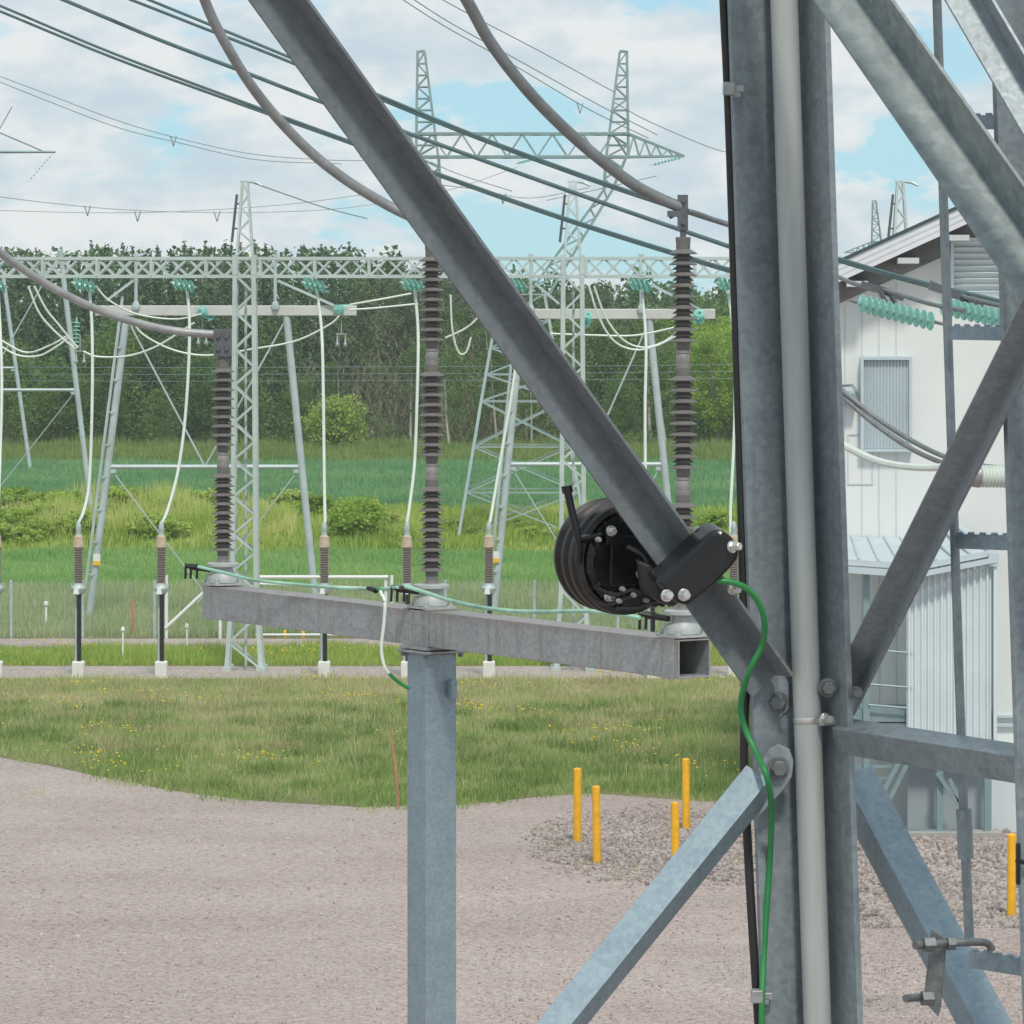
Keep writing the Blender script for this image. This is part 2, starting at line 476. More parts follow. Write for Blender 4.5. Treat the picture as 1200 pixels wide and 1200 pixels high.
def smooth_curve(pts, k=8):
    """Catmull-Rom through the points"""
    pts = [Vector(p) for p in pts]
    q = [pts[0] * 2 - pts[1]] + pts + [pts[-1] * 2 - pts[-2]]
    out = []
    for i in range(1, len(q) - 2):
        for j in range(k):
            t = j / k
            p0, p1, p2, p3 = q[i - 1], q[i], q[i + 1], q[i + 2]
            out.append(0.5 * ((2 * p1) + (p2 - p0) * t + (2 * p0 - 5 * p1 + 4 * p2 - p3) * t * t + (3 * p1 - p0 - 3 * p2 + p3) * t ** 3))
    out.append(pts[-1])
    return out


def cable(name, pxs, Y, r, mat, label, cat, group=None, n=8, k=8):
    """a rope of wire through photo points; Y is one depth or (start, end)"""
    if isinstance(Y, (int, float)):
        Y = (Y, Y)
    L = len(pxs) - 1
    pts = []
    for i, q in enumerate(pxs):
        y = q[2] if len(q) > 2 else Y[0] + (Y[1] - Y[0]) * i / L
        pts.append(P(q[0], q[1], y))
    mb = MB()
    mb.tube(smooth_curve(pts, k), r, n)
    o = mb.build(name, mat, None, pts[0], smooth=True)
    return tag(o, label, cat, group)


def hexbolt(mb, c, axis, r, h):
    mb.lathe([(r * 1.35, -0.001), (r * 1.35, h * 0.18), (r * 1.3, h * 0.2)], c, axis, 18)
    mb.lathe([(r, h * 0.2), (r, h * 0.85), (r * 0.85, h)], c, axis, 6)
    return mb


def lattice(mb, A, B, ha, hb, n, leg, brace, ax=(Vector((1, 0, 0)), Vector((0, 1, 0))), horiz=False, cross=False, faces=(0, 1, 2, 3)):
    """four-legged lattice from A to B; ha/hb = half sizes (u, v) of its ends"""
    A, B = Vector(A), Vector(B)
    u, v = ax
    sg = [(-1, -1), (1, -1), (1, 1), (-1, 1)]

    def corner(k, t):
        c = A.lerp(B, t)
        hu, hv = ha[0] + (hb[0] - ha[0]) * t, ha[1] + (hb[1] - ha[1]) * t
        return c + u * hu * sg[k][0] + v * hv * sg[k][1]
    for k in range(4):
        mb.bar(corner(k, 0), corner(k, 1), leg)
    for i in range(n):
        t0, t1 = i / n, (i + 1) / n
        for k in faces:
            k2 = (k + 1) % 4
            j = i + (k in (2, 3))
            if cross or (j + k) % 2 == 0:
                mb.bar(corner(k, t0), corner(k2, t1), brace)
            if cross or (j + k) % 2 == 1:
                mb.bar(corner(k2, t0), corner(k, t1), brace)
            if horiz:
                mb.bar(corner(k, t0), corner(k2, t0), brace)
    return mb


# ------------------------------------------------------------------ world, sun, camera
SUN_EL, SUN_AZ = 54, 170            # sun veiled by cloud, high behind the camera, a little to its right
w = bpy.data.worlds.new('World')
scene.world = w
w.use_nodes = True
nt = w.node_tree
L = nt.links
bg = nt.nodes['Background']
sky = N(nt, 'ShaderNodeTexSky')
sky.sky_type = 'NISHITA'
sky.sun_disc = False
sky.sun_elevation = R(SUN_EL)
sky.sun_rotation = R(SUN_AZ)
sky.air_density = 1.0
sky.dust_density = 0.2
sky.ozone_density = 2.0
tc = N(nt, 'ShaderNodeTexCoord')
mp = N(nt, 'ShaderNodeMapping')
mp.inputs['Scale'].default_value = (17.0, 4.0, 38.0)
mp.inputs['Location'].default_value = (8.6, 0.0, 1.7)
L.new(tc.outputs['Generated'], mp.inputs['Vector'])
n1 = N(nt, 'ShaderNodeTexNoise', Scale=1.0, Detail=9.0, Roughness=0.55, Distortion=0.15)
L.new(mp.outputs['Vector'], n1.inputs['Vector'])
cov = ramp(nt, [(0.405, (0.04, 0.04, 0.04)), (0.432, (0.6, 0.6, 0.6)), (0.46, (0.92, 0.92, 0.92)), (0.50, (1, 1, 1))])
L.new(n1.outputs['Fac'], cov.inputs['Fac'])
mp2 = N(nt, 'ShaderNodeMapping')
mp2.inputs['Scale'].default_value = (30.0, 6.0, 62.0)
mp2.inputs['Location'].default_value = (7.0, 1.0, 4.0)
L.new(tc.outputs['Generated'], mp2.inputs['Vector'])
n2 = N(nt, 'ShaderNodeTexNoise', Scale=1.0, Detail=9.0, Roughness=0.56)
L.new(mp2.outputs['Vector'], n2.inputs['Vector'])
ccol = ramp(nt, [(0.36, (5.7, 6.9, 7.75)), (0.46, (6.5, 7.45, 8.0)), (0.52, (7.4, 8.0, 8.35)), (0.58, (8.2, 8.5, 8.6))])
L.new(n2.outputs['Fac'], ccol.inputs['Fac'])
tint = N(nt, 'ShaderNodeMixRGB', blend_type='MULTIPLY')
tint.inputs[0].default_value = 1.0
tint.inputs[2].default_value = (0.66, 0.98, 1.20, 1)
L.new(sky.outputs['Color'], tint.inputs[1])
mx = N(nt, 'ShaderNodeMixRGB')
L.new(cov.outputs['Color'], mx.inputs[0])
pale = N(nt, 'ShaderNodeMixRGB')
pale.inputs[0].default_value = 0.7
pale.inputs[2].default_value = (4.5, 7.3, 8.6, 1)
L.new(tint.outputs[0], pale.inputs[1])
L.new(pale.outputs[0], mx.inputs[1])
L.new(ccol.outputs['Color'], mx.inputs[2])
L.new(mx.outputs[0], bg.inputs['Color'])
bg.inputs['Strength'].default_value = 0.1

sun = bpy.data.lights.new('sun', 'SUN')
sun.energy = 2.5
sun.angle = R(7)
sun.color = (1.0, 0.93, 0.83)
so = bpy.data.objects.new('sun', sun)
COL.objects.link(so)
# direction towards the sun: behind and to the right of the camera
sd = Vector((math.cos(R(SUN_EL)) * math.sin(R(SUN_AZ)), math.cos(R(SUN_EL)) * math.cos(R(SUN_AZ)), math.sin(R(SUN_EL))))
so.rotation_euler = sd.to_track_quat('Z', 'Y').to_euler()
so.location = (20, -40, 60)

cam = bpy.data.cameras.new('camera')
cam.sensor_width = 36
cam.lens = 36 * F / 1200
cam.shift_y = -(CX - CY) / 1200
cam.clip_start = 0.5
cam.clip_end = 6000
co = bpy.data.objects.new('camera', cam)
COL.objects.link(co)
co.location = (0, 0, H)
co.rotation_euler = (R(90), 0, 0)
scene.camera = co
scene.view_settings.view_transform = 'Standard'
scene.view_settings.look = 'None'
scene.view_settings.exposure = 0
scene.view_settings.gamma = 1
scene.cycles.max_bounces = 6
scene.cycles.transparent_max_bounces = 8
scene.cycles.use_denoising = True


# ------------------------------------------------------------------ ground
def sheet(name, poly, z, mat, kind='structure'):
    mb = MB()
    mb.v = [(x, y, th(y) + z) for x, y in poly]
    mb.f = [tuple(range(len(poly)))]
    o = mb.build(name, mat)
    if o.data.polygons[0].normal.z < 0:
        o.data.flip_normals()
    return tag(o, kind=kind)


mb = MB()
ys = [-60, 0, 143, 155, 260, 420]
xs = [-260, -60, 0, 60, 260]
for y in ys:
    for x in xs:
        mb.v.append((x, y, th(y)))
for i in range(len(ys) - 1):
    for j in range(len(xs) - 1):
        a = i * len(xs) + j
        mb.f.append((a, a + 1, a + len(xs) + 1, a + len(xs)))
tag(mb.build('ground', M['soil']), kind='structure')

edge_px = [(-500, 862), (-150, 876), (0, 888), (60, 898), (100, 907), (150, 916), (200, 927), (300, 939), (420, 946), (540, 944), (640, 933), (700, 930), (760, 935), (830, 940), (880, 936), (905, 922), (925, 870), (950, 800)]
EDGE = [G(*q) for q in edge_px]
sheet('gravel_yard', [(e.x, e.y) for e in EDGE] + [(70, 89.5), (70, -50), (-70, -50), (-70, EDGE[0].y)], 0.004, M['gravel'])
Yg = lambda py: F * H / (py - CY)
sheet('gravel_strip', [(-60, Yg(796)), (60, Yg(796)), (60, Yg(781)), (-60, Yg(781))], 0.008, M['path'])
sheet('gravel_path', [(-60, Yg(762)), (60, Yg(762)), (60, Yg(748.5)), (-60, Yg(748.5))], 0.004, M['path'])
sheet('near_crop_field', [(-120, 122), (120, 122), (120, 142.5), (-120, 142.5)], 0.004, M['field'])
sheet('far_crop_field', [(-160, 155.6), (160, 155.6), (160, 212), (-160, 212)], 0.01, M['field_far'])
a, b2 = P(-80, 577, 150), P(85, 580, 150)
Yt = 158
sheet('dirt_track', [(-24, 184), (-20.5, 186), (-19.0, 190), (-24, 191)], 0.02, M['path'])


# the air: thin even haze from below the ground to above everything
hz, hnt, hb = new_mat('thin_haze')
hnt.nodes.remove(hb)
pv = N(hnt, 'ShaderNodeVolumePrincipled')
pv.inputs['Color'].default_value = (0.86, 0.93, 0.97, 1)
pv.inputs['Density'].default_value = 0.00028
pv.inputs['Anisotropy'].default_value = 0.0
hnt.links.new(pv.outputs[0], hnt.nodes['Material Output'].inputs['Volume'])
tag(MB().box((0, 180, 14.5), 540, 500, 37).build('haze', hz), kind='stuff')
scene.cycles.volume_bounces = 1

# ------------------------------------------------------------------ grass, weeds, crop, stones (stuff)
def blades(name, n, ygen, pxr, hmin, hmax, wd, mat, keep=None, lean=0.35, clump=0.0, zoff=0.0, tint_fn=None):
    Y = ygen(n)
    px = rng.uniform(pxr[0], pxr[1], n)
    X = (px - CX) / F * Y
    if keep is not None:
        k = keep(X, Y)
        X, Y = X[k], Y[k]
    n = len(X)
    Z = np.interp(Y, [0, 143, 155, 260, 420], [0, 0, 0.9, 1.0, 1.0]) + zoff
    patch = 0.5 + 0.5 * np.sin(X * 1.3 + 1.7 * np.sin(Y * 0.33)) * np.sin(Y * 0.47 + 1.1 * np.sin(X * 0.6))
    h = rng.uniform(hmin, hmax, n) * (1 - clump + clump * 1.6 * patch)
    a = rng.uniform(0, 2 * np.pi, n)
    la = rng.uniform(0, 2 * np.pi, n)
    lm = rng.uniform(0, lean, n) * h
    v = np.empty((n, 3, 3), np.float32)
    dx, dy = np.cos(a) * wd / 2, np.sin(a) * wd / 2
    v[:, 0] = np.stack([X - dx, Y - dy, Z - 0.01], 1)
    v[:, 1] = np.stack([X + dx, Y + dy, Z - 0.01], 1)
    v[:, 2] = np.stack([X + np.cos(la) * lm, Y + np.sin(la) * lm, Z + h], 1)
    tint = rng.random(n).astype(np.float32)
    if tint_fn is not None:
        tint = np.clip(tint_fn(X, Y, tint), 0, 1).astype(np.float32)
    return tri_mesh(name, v.reshape(-1, 3), 3, tint, mat)


def tri_mesh(name, verts, k, tint, mat):
    """loose faces of k corners each, one tint per face"""
    n = len(verts) // k
    me = bpy.data.meshes.new(name)
    me.vertices.add(n * k)
    me.vertices.foreach_set('co', np.ascontiguousarray(verts, np.float32).ravel())
    me.loops.add(n * k)
    me.loops.foreach_set('vertex_index', np.arange(n * k, dtype=np.int32))
    me.polygons.add(n)
    me.polygons.foreach_set('loop_start', np.arange(0, n * k, k, dtype=np.int32))
    me.polygons.foreach_set('loop_total', np.full(n, k, np.int32))
    at = me.attributes.new('tint', 'FLOAT', 'FACE')
    at.data.foreach_set('value', np.asarray(tint, np.float32))
    me.update()
    me.materials.append(mat)
    o = bpy.data.objects.new(name, me)
    COL.objects.link(o)
    return o


ex = np.array([e.x for e in EDGE[:16]])
ey = np.array([e.y for e in EDGE[:16]])
ra, rb_ = EDGE[15], EDGE[17]


def on_lawn(X, Y):
    wob = 0.5 * np.sin(X * 2.1) * np.sin(X * 0.9 + 2) + 0.35 * np.sin(X * 5.3 + 1) * np.sin(X * 3.1) + rng.normal(0, 0.25, len(X))
    near = Y > np.interp(X, ex, ey) + wob - 0.3 + rng.exponential(0.8, len(X))
    right = X < ra.x + (Y - ra.y) * (rb_.x - ra.x) / (rb_.y - ra.y)
    return near & right & (Y < 90.5 - rng.exponential(0.35, len(X)))


U = lambda a, b: (lambda n: rng.uniform(a, b, n))


def lawn_tint(X, Y, t):
    s = 0.5 + 0.5 * np.sin(X * 0.7 + 2 * np.sin(Y * 0.21 + 0.5)) * np.sin(Y * 0.35 + 1.3 * np.sin(X * 0.31))
    s2 = 0.5 + 0.5 * np.sin(X * 2.3 + 2.5 * np.sin(Y * 0.6)) * np.sin(Y * 1.1 + 1.5 * np.sin(X * 0.9))
    return t * 0.62 + 0.30 * s + 0.30 * s2 + 0.024 * (Y - 78) - 0.05


tag(blades('grass', 210000, U(65, 91), (-170, 985), 0.05, 0.15, 0.022, M['grass'], on_lawn, 0.6, 0.5, tint_fn=lawn_tint), 'short olive lawn grass between gravel yard and sealing ends', 'grass', kind='stuff')
def clump_field(n, k, y0, y1, px0, px1, sd):
    cy = rng.uniform(y0, y1, k)
    cx = (rng.uniform(px0, px1, k) - CX) / F * cy
    rr = rng.uniform(0.3, 1.0, k) * sd
    i = rng.integers(0, k, n)
    return cx[i] + rng.normal(0, 1, n) * rr[i], cy[i] + rng.normal(0, 1, n) * rr[i] * 1.3


def clumps(name, n, k, y0, y1, sd, h0, h1, wd, mat, label, cat):
    X, Y = clump_field(n, k, y0, y1, -170, 985, sd)
    m_ = on_lawn(X, Y)
    X, Y = X[m_], Y[m_]
    n = len(X)
    h = rng.uniform(h0, h1, n)
    a, la = rng.uniform(0, 6.28, n), rng.uniform(0, 6.28, n)
    lm = rng.uniform(0, 0.8, n) * h
    v = np.empty((n, 3, 3), np.float32)
    v[:, 0] = np.stack([X - np.cos(a) * wd, Y - np.sin(a) * wd, X * 0], 1)
    v[:, 1] = np.stack([X + np.cos(a) * wd, Y + np.sin(a) * wd, X * 0], 1)
    v[:, 2] = np.stack([X + np.cos(la) * lm, Y + np.sin(la) * lm, h], 1)
    return tag(tri_mesh(name, v.reshape(-1, 3), 3, rng.random(n) * 0.5, mat), label, cat, kind='stuff')


clumps('grass_clumps', 30000, 240, 66, 84, 0.42, 0.08, 0.24, 0.013, M['clump'], 'darker green clumps and weeds in the lawn', 'grass')
clumps('dry_tufts', 26000, 150, 72, 90, 0.6, 0.06, 0.2, 0.010, M['straw'], 'pale straw coloured tufts in the lawn', 'grass')
tag(blades('tall_grass', 9000, U(66, 91), (-170, 985), 0.14, 0.34, 0.02, M['grass'], on_lawn, 0.5, 0.7, tint_fn=lambda X, Y, t: t * 0.9 + 0.1), 'taller seeding grass stems standing out of the lawn', 'grass', kind='stuff')
tag(blades('verge_grass', 45000, U(93.9, 99.0), (-170, 985), 0.08, 0.26, 0.03, M['verge'], None, 0.5, 0.5), 'fresh green verge grass beside the fence path', 'grass', kind='stuff')
tag(blades('rough_grass', 95000, U(102.4, 122), (-170, 985), 0.10, 0.42, 0.03, M['weeds'], None, 0.35, 0.4), 'tall rough grey green weeds behind the fence', 'weeds', kind='stuff')
def crop_tint(X, Y, t):
    rows = 0.5 + 0.5 * np.sin((X * 0.94 + Y * 0.34) * 2.6)
    patch = np.sin(X * 0.31 + 1.3 * np.sin(Y * 0.17)) * np.sin(Y * 0.29 + 0.8 * np.sin(X * 0.23))
    tram = ((X * 0.9 + Y * 0.43) % 9.0 < 0.5) | (((X * 0.9 + Y * 0.43) + 1.7) % 9.0 < 0.5)
    return t * 0.7 + 0.15 * rows + 0.28 * patch - 0.35 * tram


ragged = lambda a, b: (lambda n: np.clip(rng.uniform(a, b, n) + rng.normal(0, 0.35, n), a - 1.0, b + 1.0))
tag(blades('crop', 90000, ragged(122, 142.6), (-170, 985), 0.08, 0.26, 0.05, M['crop'], None, 0.5, 0.6, tint_fn=crop_tint), 'even green crop of the nearer field', 'crop', kind='stuff')
tag(blades('far_crop', 110000, ragged(156, 211), (-170, 985), 0.10, 0.34, 0.08, M['crop_far'], None, 0.5, 0.5, tint_fn=crop_tint), 'deep green crop of the farther field', 'crop', kind='stuff')
tag(blades('bank_weeds', 90000, ragged(143, 155.2), (-170, 985), 0.12, 0.5, 0.07, M['bank'], None, 0.5, 0.6, tint_fn=lambda X, Y, t: t + 0.38 * np.sin(X * 0.55 + 1.2) * np.sin(Y * 0.5 + X * 0.2) + 0.25 * np.exp(-((X + 9.5) / 2.2) ** 2)), 'yellow green weeds covering the bank between the fields', 'weeds', kind='stuff')
tag(blades('mound_grass', 24000, ragged(146, 155), (-80, 345), 0.35, 1.15, 0.06, M['bank'], None, 0.5, 0.8, tint_fn=lambda X, Y, t: t * 0.9 + 0.25 * np.sin(X * 0.9) * np.sin(Y * 0.8)), 'tall yellow green grass on the left mound of the bank', 'grass', kind='stuff')
tag(blades('meadow_grass', 52000, ragged(211, 242), (-170, 985), 0.15, 0.65, 0.09, M['meadow'], None, 0.5, 0.7, tint_fn=lambda X, Y, t: 0.05 + t * 0.35 + 0.22 * np.sin(X * 0.4 + 1) * np.sin(Y * 0.5 + X * 0.13) + 0.2 * (t > 0.85)), 'yellowish meadow strip below the wood', 'grass', kind='stuff')


def near_posts(X, Y):
    c = np.stack([np.array([(px - CX) / F * (F * H / (py - CY)) for px, py in wp]), np.array([F * H / (py - CY) for px, py in wp])], 1)
    d = np.min(np.hypot(X[:, None] - c[None, :, 0], (Y[:, None] - c[None, :, 1]) * 0.8), 1)
    return d < rng.exponential(0.10, len(X))


wp = [(676, 990), (699, 1013), (804, 974), (791, 1031), (750, 1008), (745, 1022), (830, 990), (640, 975), (655, 990), (860, 1010), (1185, 1077), (1060, 990), (1010, 1062), (720, 1030), (470, 950), (40, 930), (130, 918), (250, 938)]
tag(blades('gravel_weeds', 160000, U(50, 72), (-20, 1230), 0.03, 0.11, 0.02, M['weeds'], near_posts, 0.8, 0.3), 'small weeds sprouting in the gravel round the yellow posts', 'weeds', kind='stuff')


def flowers(name, n, yr, pxr, label, keep=None, hz=(0.08, 0.18)):
    # flowers stand in loose drifts
    cn = max(6, n // 18)
    cy = rng.uniform(yr[0], yr[1], cn)
    cx = (rng.uniform(pxr[0], pxr[1], cn) - CX) / F * cy
    i = rng.integers(0, cn, n)
    X = cx[i] + rng.normal(0, 0.55, n)
    Y = np.clip(cy[i] + rng.normal(0, 0.5, n), yr[0], yr[1])
    if keep is not None:
        k = keep(X, Y)
        X, Y = X[k], Y[k]
    n = len(X)
    z = rng.uniform(hz[0], hz[1], n)
    s = 0.02
    v = np.empty((n, 8, 3, 3), np.float32)
    T, Bm = np.stack([X, Y, z + s], 1), np.stack([X, Y, z - s], 1)
    ring = [np.stack([X + s * 1.3 * math.cos(q), Y + s * 1.3 * math.sin(q), z], 1) for q in (0, math.pi / 2, math.pi, 1.5 * math.pi)]
    for q in range(4):
        v[:, q] = np.stack([ring[q], ring[(q + 1) % 4], T], 1)
        v[:, 4 + q] = np.stack([ring[(q + 1) % 4], ring[q], Bm], 1)
    return tag(tri_mesh(name, v.reshape(-1, 3), 3, np.zeros(n * 8), M['dandelion']), label, 'flowers', kind='stuff')


flowers('lawn_dandelions', 420, (67, 90), (-100, 930), 'yellow dandelions dotted over the lawn', on_lawn, (0.13, 0.22))
flowers('verge_dandelions', 260, (94, 98.8), (-100, 930), 'yellow dandelions dotted along the verge', None, (0.22, 0.34))


def stones(name, pts, smin, smax, label, cat='gravel'):
    ico = bmesh.new()
    bmesh.ops.create_icosphere(ico, subdivisions=1, radius=1.0)
    bv = np.array([v.co[:] for v in ico.verts], np.float32)
    bf = np.array([[v.index for v in f.verts] for f in ico.faces], np.int32)
    ico.free()
    n = len(pts)
    s = rng.uniform(smin, smax, n)[:, None, None] * rng.uniform(0.55, 1.25, (n, 1, 3))
    v = bv[None] * rng.uniform(0.7, 1.15, (n, len(bv), 1)) * s
    a = rng.uniform(0, 6.28, n)
    ca, sa = np.cos(a)[:, None], np.sin(a)[:, None]
    x, y = v[:, :, 0] * ca - v[:, :, 1] * sa, v[:, :, 0] * sa + v[:, :, 1] * ca
    v = np.stack([x + pts[:, 0:1], y + pts[:, 1:2], v[:, :, 2] + s[:, :, 2] * 0.35 + 0.004], 2)
    tri = v[:, bf]                                    # n, faces, 3, 3
    tint = np.repeat(rng.random(n), len(bf))
    return tag(tri_mesh(name, tri.reshape(-1, 3), 3, tint, M['stone']), label, cat, kind='stuff')


def px_ground(n, px0, px1, py0, py1):
    py = rng.uniform(py0, py1, n)
    px = rng.uniform(px0, px1, n)
    Y = F * H / (py - CY)
    return np.stack([(px - CX) / F * Y, Y], 1)


q = px_ground(14000, 600, 900, 935, 1075)
c = G(775, 990)
d = np.hypot((q[:, 0] - c.x) / 2.0, (q[:, 1] - c.y) / 4.6)
q = q[d < 1.15 - 0.75 * rng.random(len(q))]
stones('crushed_stone_patch', q[:5600], 0.014, 0.05, 'patch of coarse crushed stone round the yellow posts')
q1 = px_ground(9000, 968, 1240, 968, 1088)
q1 = q1[q1[:, 1] < 64]
stones('building_gravel', q1, 0.02, 0.065, 'coarse pinkish gravel bed along the white building')
q2 = np.concatenate([px_ground(3400, 560, 960, 1040, 1215), px_ground(5200, 980, 1230, 1085, 1215), px_ground(2600, -60, 600, 960, 1215)])
q3 = px_ground(420, -80, 1230, 950, 1215)
stones('scattered_pebbles', q3, 0.018, 0.042, 'single larger pebbles lying on the yard')
stones('loose_gravel', q2, 0.006, 0.021, 'loose small stones scattered over the yard')


# ------------------------------------------------------------------ trees and bushes
def quads_from(centres, size, normals_rand=True, up_bias=0.0, stretch=1.0):
    n = len(centres)
    a = rng.normal(size=(n, 3))
    a /= np.linalg.norm(a, axis=1)[:, None]
    b = rng.normal(size=(n, 3))
    b -= (a * b).sum(1)[:, None] * a
    b /= np.linalg.norm(b, axis=1)[:, None]
    s = (size * rng.uniform(0.6, 1.3, n))[:, None]
    v = np.empty((n, 4, 3), np.float32)
    v[:, 0] = centres - a * s * stretch
    v[:, 1] = centres - b * s * 0.6
    v[:, 2] = centres + a * s * stretch
    v[:, 3] = centres + b * s * 0.6
    return v.reshape(-1, 3)


def mesh_only(o):
    me = o.data
    bpy.data.objects.remove(o)
    return me


def trunk_mb(h, r, limbs=0, top=1.0, lean=0.0, start=0.35):
    mb = MB()
    pts = [Vector((lean * math.sin(t * 2.2) * h * 0.05, lean * math.cos(t * 1.7) * 0.03 * h, -0.15 + t * h * top)) for t in [0, 0.15, 0.35, 0.6, 0.8, 1.0]]
    mb.tube(pts, [r * 1.25, r, r * 0.85, r * 0.6, r * 0.35, r * 0.1], 8)
    for i in range(limbs):
        t = random.uniform(start, 0.9)
        p = Vector((0, 0, h * top * t))
        a = random.uniform(0, 6.28)
        L_ = h * random.uniform(0.12, 0.25)
        mid = p + Vector((math.cos(a) * L_ * 0.5, math.sin(a) * L_ * 0.5, L_ * 0.35))
        end = p + Vector((math.cos(a) * L_, math.sin(a) * L_, L_ * 0.9))
        mb.tube([p, mid, end], [r * 0.35 * (1.1 - t), r * 0.22 * (1.1 - t), r * 0.05], 5)
    return mb


def spruce_crown(h, r0):
    c, sz = [], []
    nl = int(h * 3.0)
    for i in range(nl):
        t = i / nl
        z = h * (0.10 + 0.90 * t)
        rad = r0 * (1 - t) ** 0.85 * random.uniform(0.78, 1.12) + 0.10
        nb = max(4, int(10 * (1 - t) + 4))
        a0 = random.uniform(0, 6.28)
        for k in range(nb):
            a = a0 + 6.28 * k / nb + random.uniform(-0.25, 0.25)
            lb = rad * random.uniform(0.7, 1.15)
            m_ = max(3, int(lb * 8))
            for j in range(m_):
                s = (j + 0.5) / m_
                c.append((math.cos(a) * lb * s + random.gauss(0, 0.07), math.sin(a) * lb * s + random.gauss(0, 0.07), z - 0.35 * lb * s * s + random.gauss(0, 0.06)))
                sz.append(0.10 + 0.12 * (1 - t) * (1.1 - s * 0.5))
    for i in range(int(h * 16)):
        t = i / (h * 16)
        z = h * (0.12 + 0.89 * t)
        w_ = 0.03 + 0.30 * (1 - t) * r0 / 1.6
        c.append((random.gauss(0, w_), random.gauss(0, w_), z))
        sz.append(0.11 + 0.06 * (1 - t))
    c = np.array(c)
    return quads_from(c, np.array(sz), stretch=1.25), len(c)


def clump_crown(h, base, rx, rz_, nc, per, leaf, shape='egg'):
    c = []
    for i in range(nc):
        while True:
            p = rng.uniform(-1, 1, 3)
            if 0.25 < np.linalg.norm(p) < 1:
                break
        zz = p[2]
        wx = rx * (1 - 0.35 * max(zz, 0)) * (1 - 0.2 * max(-zz, 0))
        cc = np.array([p[0] * wx, p[1] * wx, base + (h - base) * (0.5 + 0.5 * zz * 0.92)])
        rr = rng.uniform(0.35, 1.0) * rz_
        q = rng.normal(size=(per, 3)) * np.array([1, 1, 0.7]) * rr * 0.5
        c.append(cc + q)
    c = np.concatenate(c)
    c = c[(c[:, 2] > base * 0.6) & (c[:, 2] < h * 1.01)]
    return quads_from(c, np.full(len(c), leaf)), len(c)


class Kind:
    pass


def make_kind(name, crown, tmb, mat, bark, label, cat, group):
    v, n = crown
    co_ = tri_mesh('crown', v, 4, rng.random(n), mat)
    root = thing(name, label, cat, (0, 0, 0), group)
    co_.parent = root
    if tmb is not None:
        t = tmb.build('trunk', bark)
        t.parent = root
    root['used'] = 0
    return root


def plant(proto, X, Y, s, rot, sz=1.0, label=None):
    z = th(Y)
    if proto['used'] == 0:
        o = proto
        proto['used'] = 1
    else:
        o = copy_tree(proto)
    o.location = (X, Y, z)
    o.rotation_euler = (0, 0, rot)
    o.scale = (s, s, s * sz)
    if label:
        o['label'] = label
    return o


WOOD = 'trees of the wood beyond the fields'
spruces = [make_kind('spruce_tree', spruce_crown(12, 1.35 + 0.22 * i), trunk_mb(12, 0.16), M['spruce'], M['bark'], 'dark pointed spruce standing in the wood beyond the fields', 'tree', WOOD) for i in range(3)]
pines = [make_kind('pine_tree', clump_crown(12, 5.0, 1.35, 1.0, 40, 95, 0.10), trunk_mb(12, 0.15, 9, 0.95, 1.0, 0.5), M['pine'], M['bark'], 'tall pine with bare grey brown trunk in the wood', 'tree', WOOD) for i in range(3)]
broads = [make_kind('broadleaf_tree', clump_crown(9, 1.0, 2.3, 1.15, 60, 130, 0.105), trunk_mb(9, 0.15, 8, 0.85, 1.0, 0.25), M['leaf'], M['bark'], 'leafy mid green tree at the edge of the wood', 'tree', WOOD) for i in range(3)]
brights = [make_kind('broadleaf_tree', clump_crown(9, 0.6, 2.5, 1.2, 64, 130, 0.105), trunk_mb(9, 0.15, 8, 0.85, 1.0, 0.2), M['leaf_bright'], M['bark'], 'fresh bright green tree at the right end of the wood', 'tree', WOOD) for i in range(2)]
birches = [make_kind('birch_tree', clump_crown(10, 2.6, 1.4, 0.9, 44, 85, 0.09), trunk_mb(10, 0.11, 8, 0.95, 1.2, 0.3), M['leaf'], M['birch_bark'], 'slim birch with pale trunk at the edge of the wood', 'tree', WOOD) for i in range(2)]


def skyline(px):
    return float(np.interp(px, [-200, 60, 110, 200, 300, 420, 470, 560, 640, 760, 830, 1000], [294, 292, 281, 278, 281, 288, 298, 316, 328, 330, 333, 338]))


def put(kinds, hk, px, Y, top_py=None, h=None, label=None):
    X = (px - CX) / F * Y
    if h is None:
        h = H + (CY - top_py) / F * Y - th(Y)
    k = random.choice(kinds)
    s = h / hk
    ws = random.uniform(0.9, 1.15)
    o = plant(k, X, Y, s * ws, random.uniform(0, 6.28), 1 / ws, label)
    return o


